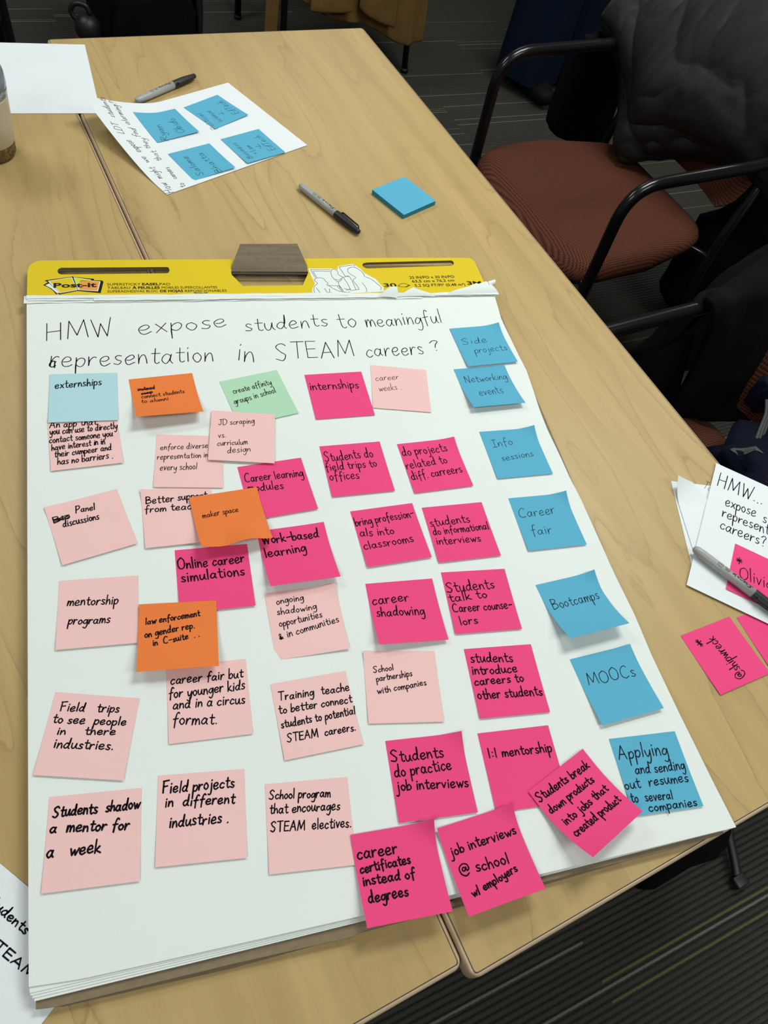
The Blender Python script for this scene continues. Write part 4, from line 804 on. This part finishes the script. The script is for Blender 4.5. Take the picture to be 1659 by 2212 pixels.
def petal(L,w,ang,n=12,lob=0):
    return [((L*math.cos(2*math.pi*k/n)*math.cos(ang)-w*math.sin(2*math.pi*k/n)*math.sin(ang))*(1+lob*math.cos(2*math.pi*k/n*4)),(L*math.cos(2*math.pi*k/n)*math.sin(ang)+w*math.sin(2*math.pi*k/n)*math.cos(ang))*(1+lob*math.cos(2*math.pi*k/n*4))) for k in range(n)]
for a,b,L,w_,an,mt in ((1.085,.375,.022,.012,.5,'pinkp'),(1.12,.345,.018,.012,1.8,'pinkp'),(1.02,.385,.020,.006,2.2,'whitep'),(1.03,.33,.018,.010,.2,'redp'),(1.06,.30,.016,.010,1.2,'whitep'),(1.15,.39,.015,.008,.9,'whitep'),(1.03,.25,.02,.008,2.6,'whitep'),(1.10,.27,.016,.012,.3,'pinkp'),(1.14,.25,.02,.007,1.5,'whitep'),(1.18,.31,.014,.010,.2,'redp')):
    decal('print_motif',a,b,petal(L,w_,an,16,.12),K[mt])
for i in range(4): tube('striped_strap',catmull([TW(1.165+.008*i,.475,.60),TW(1.14+.008*i,.45,.60),TW(1.105+.008*i,.425,.595),TW(1.075+.008*i,.40,.585)],5),.0028,K['whitep'],tt,6)
blob('strap_knot',TW(1.195,.495,.585),(.024,.020,.035),K['tote'],tt,.004,3)
# tan coat on the far chair
tc=empty('tan_coat'); tag(tc,'tan coat hanging over the back of the chair behind the table corner','coat')
drape('coat_back',[[(1.20,2.66,.90),(1.20,2.605,.86),(1.19,2.585,.5),(1.17,2.575,.30)],[(1.30,2.66,.92),(1.30,2.60,.88),(1.29,2.58,.5),(1.29,2.575,.24)],[(1.42,2.66,.92),(1.42,2.59,.88),(1.42,2.57,.5),(1.42,2.565,.22)],[(1.54,2.66,.92),(1.54,2.60,.88),(1.55,2.575,.5),(1.56,2.565,.155)],[(1.62,2.66,.90),(1.62,2.61,.86),(1.64,2.585,.5),(1.66,2.57,.155)]],50,40,K['tan'],tc,.014,(8,2),4,21,.012)
drape('pocket_flap',[[(1.19,2.55,.42),(1.19,2.545,.28)],[(1.28,2.545,.42),(1.28,2.54,.275)],[(1.345,2.55,.42),(1.345,2.545,.275)]],12,8,K['tan'],tc,.004,(3,2),0,22,.012)
drape('front_panel',[[(1.37,2.55,.45),(1.37,2.55,.285)],[(1.42,2.53,.45),(1.42,2.53,.255)],[(1.50,2.53,.45),(1.51,2.53,.225)]],12,8,K['tan'],tc,.006,(3,2),0,23,.012)
drape('belt_end',[[(1.055,2.60,.62),(1.055,2.60,.10)],[(1.105,2.595,.62),(1.10,2.60,.10)]],4,14,K['tan'],tc,.003,(2,3),0,24,.006)
# backpack and bottle beyond the far edge
bp=empty('backpack'); tag(bp,'black backpack on the carpet beyond the far table edge','backpack')
blob('pack_body',TW(.70,2.78,.235),(.165,.125,.235),K['blackcloth'],bp,.02,3,A0,.5,seed=2)
blob('front_pocket',TW(.70,2.645,.17),(.13,.04,.15),K['blackcloth'],bp,.01,3,A0,.5,seed=5)
tube('shoulder_strap',catmull([TW(.80,2.68,.45),TW(.842,2.665,.37),(TW(.852,2.66,.2)),TW(.84,2.69,.06)],6),.012,K['plastic'],bp,8,2)
tube('red_trim',catmull([TW(.868,2.72,.30),TW(.872,2.72,.2),TW(.868,2.72,.1)],6),.004,K['red'],bp,6)
bt=empty('water_bottle',TW(.495,2.66)); tag(bt,'red water bottle with black flip lid beside the backpack','bottle')
lathe('bottle_body',[(.030,0),(.036,.004),(.037,.02),(.037,.170),(.034,.180)],K['red'],bt,32)
lathe('lid',[(.0365,.180),(.038,.184),(.038,.215),(.030,.225),(.022,.235),(.0001,.238)],K['plastic'],bt,32)
tube('carry_loop',catmull([(-.03,0,.215),(-.045,0,.24),(-.03,0,.262),(0,0,.262),(.012,0,.24)],5),.008,K['plastic'],bt,8)
# black bag and strap under the near table corner
sb=empty('satchel'); tag(sb,'black bag strap and bag corner on the carpet below the pad corner','bag')
blob('satchel_body',TW(.80,.06,.13),(.10,.17,.13),K['blackcloth'],sb,.01,3,A0,.5,seed=6)
drape('strap',[[(.80,.02,.16),(.93,-.05,.06),(.995,-.090,.026),(.984,-.115,.022),(.972,-.142,.020),(.956,-.174,.016)],[(.81,.03,.16),(.945,-.03,.06),(1.012,-.090,.026),(1.001,-.118,.022),(.989,-.146,.020),(.973,-.180,.016)]],3,26,K['plastic'],sb,.0005,(2,2),0,1,.012)
box('strap_end',.950,.978,-.196,-.174,.004,.022,K['plastic'],sb,bevel=.003,fr=TW)

# ------------------------------------------------------------ standing person in blue trousers
pe=empty('person'); tag(pe,'person standing beyond the far chair in wide navy trousers and black shoes','person')
fx,fy=2.24,2.52
def B(a,b,z): return TW(fx+a,fy+b,z)
joints={'pel':(0,0,.98,.13),'sp':(0,.01,1.12,.12),'ch':(0,.01,1.32,.135),'nk':(0,.0,1.47,.055),'hd0':(0,-.01,1.56,.075),'hd1':(0,-.015,1.66,.088),'hd2':(0,-.01,1.73,.06)}
for s,sg in (('l',-1),('r',1)):
    joints.update({'hip'+s:(.09*sg,0,.92,.095),'kn'+s:(.10*sg,-.02,.50,.062),'an'+s:(.11*sg,.0,.09,.042),'to'+s:(.12*sg,-.15,.035,.032),
     'sh'+s:(.17*sg,.01,1.40,.058),'el'+s:(.23*sg,.03,1.12,.042),'wr'+s:(.235*sg,-.04,.88,.028),'pa'+s:(.235*sg,-.06,.81,.030)})
    for k,(dx,dy,L) in enumerate(((-.028,-.012,.070),(-.010,-.012,.080),(.008,-.010,.075),(.022,-.004,.060))):
        joints[f'f{k}a{s}']=(.235*sg+dx*sg*.9,-.065+dy,.79,.0095); joints[f'f{k}b{s}']=(.235*sg+dx*sg,-.072+dy,.79-L*.55,.009); joints[f'f{k}c{s}']=(.233*sg+dx*sg,-.060+dy,.79-L,.008)
    joints['t0'+s]=(.205*sg,-.085,.83,.011); joints['t1'+s]=(.198*sg,-.105,.79,.009)
E_=[('pel','sp'),('sp','ch'),('ch','nk'),('nk','hd0'),('hd0','hd1'),('hd1','hd2')]
for s in 'lr':
    E_+=[('pel','hip'+s),('hip'+s,'kn'+s),('kn'+s,'an'+s),('an'+s,'to'+s),('ch','sh'+s),('sh'+s,'el'+s),('el'+s,'wr'+s),('wr'+s,'pa'+s),('pa'+s,'t0'+s),('t0'+s,'t1'+s)]
    for k in range(4): E_+=[('pa'+s,f'f{k}a{s}'),(f'f{k}a{s}',f'f{k}b{s}'),(f'f{k}b{s}',f'f{k}c{s}')]
kk=list(joints); me=bpy.data.meshes.new('body'); me.from_pydata([tuple(B(*joints[k][:3])) for k in kk],[(kk.index(a),kk.index(b)) for a,b in E_],[]); me.update()
ob=bpy.data.objects.new('body',me); C.objects.link(ob); ob.parent=pe; me.materials.append(K['skin'])
m=ob.modifiers.new('skin','SKIN'); m.use_smooth_shade=True
for i,k in enumerate(kk): me.skin_vertices[0].data[i].radius=(joints[k][3],)*2
me.skin_vertices[0].data[0].use_root=True
m=ob.modifiers.new('sub','SUBSURF'); m.levels=m.render_levels=2
blob('hair',B(0,.018,1.69),(.098,.105,.095),K['hair'],pe,.01,3,A0,.9,seed=3)
for s in (-1,1): blob('eye',B(.032*s,-.092,1.655),(.012,.007,.007),K['hair'],pe,0,3,A0,1,12)
blob('nose',B(0,-.106,1.625),(.011,.015,.020),K['skin'],pe,0,3,A0,1,14); blob('mouth',B(0,-.092,1.588),(.024,.006,.006),K['red'],pe,0,3,A0,1,12)
for s in (-1,1): blob('ear',B(.088*s,.0,1.635),(.010,.018,.028),K['skin'],pe,0,3,A0,1,14)
def pants():
    for s in (-1,1):
        def fn(u,v,s=s):
            th=2*math.pi*u; z=.96-.90*v; r=.120+.004*v if v<.5 else .122+.010*(v-.5)
            cx=s*(.09+.025*v); fold=.010*math.sin(th*5+s)*v
            return tuple(B(cx+(r*.86+fold)*math.cos(th),(r+fold)*math.sin(th)-.01*v,z))
        grid('trouser_leg',40,24,fn,K['navy'],pe,solid=.005,closeu=True)
    def hipf(u,v):
        th=2*math.pi*u; z=.86+.20*v; return tuple(B((.205-.03*v)*math.cos(th),(.145-.01*v)*math.sin(th),z))
    grid('trouser_top',40,8,hipf,K['navy'],pe,solid=.005,closeu=True)
    def top(u,v):
        th=2*math.pi*u; z=.96+.49*v; w=(.19+.03*math.sin(3*v))*(1 if v<.85 else 1-(v-.85)*4.2); d=(.15)*(1 if v<.85 else 1-(v-.85)*3.6)
        return tuple(B(w*math.cos(th),d*math.sin(th)+.01,z))
    grid('sweater',40,20,top,K['knit'],pe,solid=.006,closeu=True)
    for s in (-1,1):
        tube('sweater_sleeve',catmull([B(.15*s,.01,1.41),B(.21*s,.02,1.28),B(.235*s,.03,1.12),B(.238*s,-.03,.92)],6),.062,K['knit'],pe,18,rf=lambda t:1-.3*t,caps=False)
        def sh(u,v,s=s):
            th=2*math.pi*u; L=.145; ph=math.pi*v
            x=.050*math.cos(th)*math.sin(ph)**.5; y=-L*math.cos(ph); zz_=.045+.040*max(-1,min(1,math.sin(th)))*math.sin(ph)**.5*(1+.4*(y>0))
            return tuple(B(s*.115+x,y-.06,max(.004,zz_)))
        grid('shoe',24,16,sh,K['shoe'],pe,closeu=True)
pants()
print('objects',len(bpy.data.objects),'tris',sum(len(o.data.polygons) for o in C.objects if o.type=='MESH'))
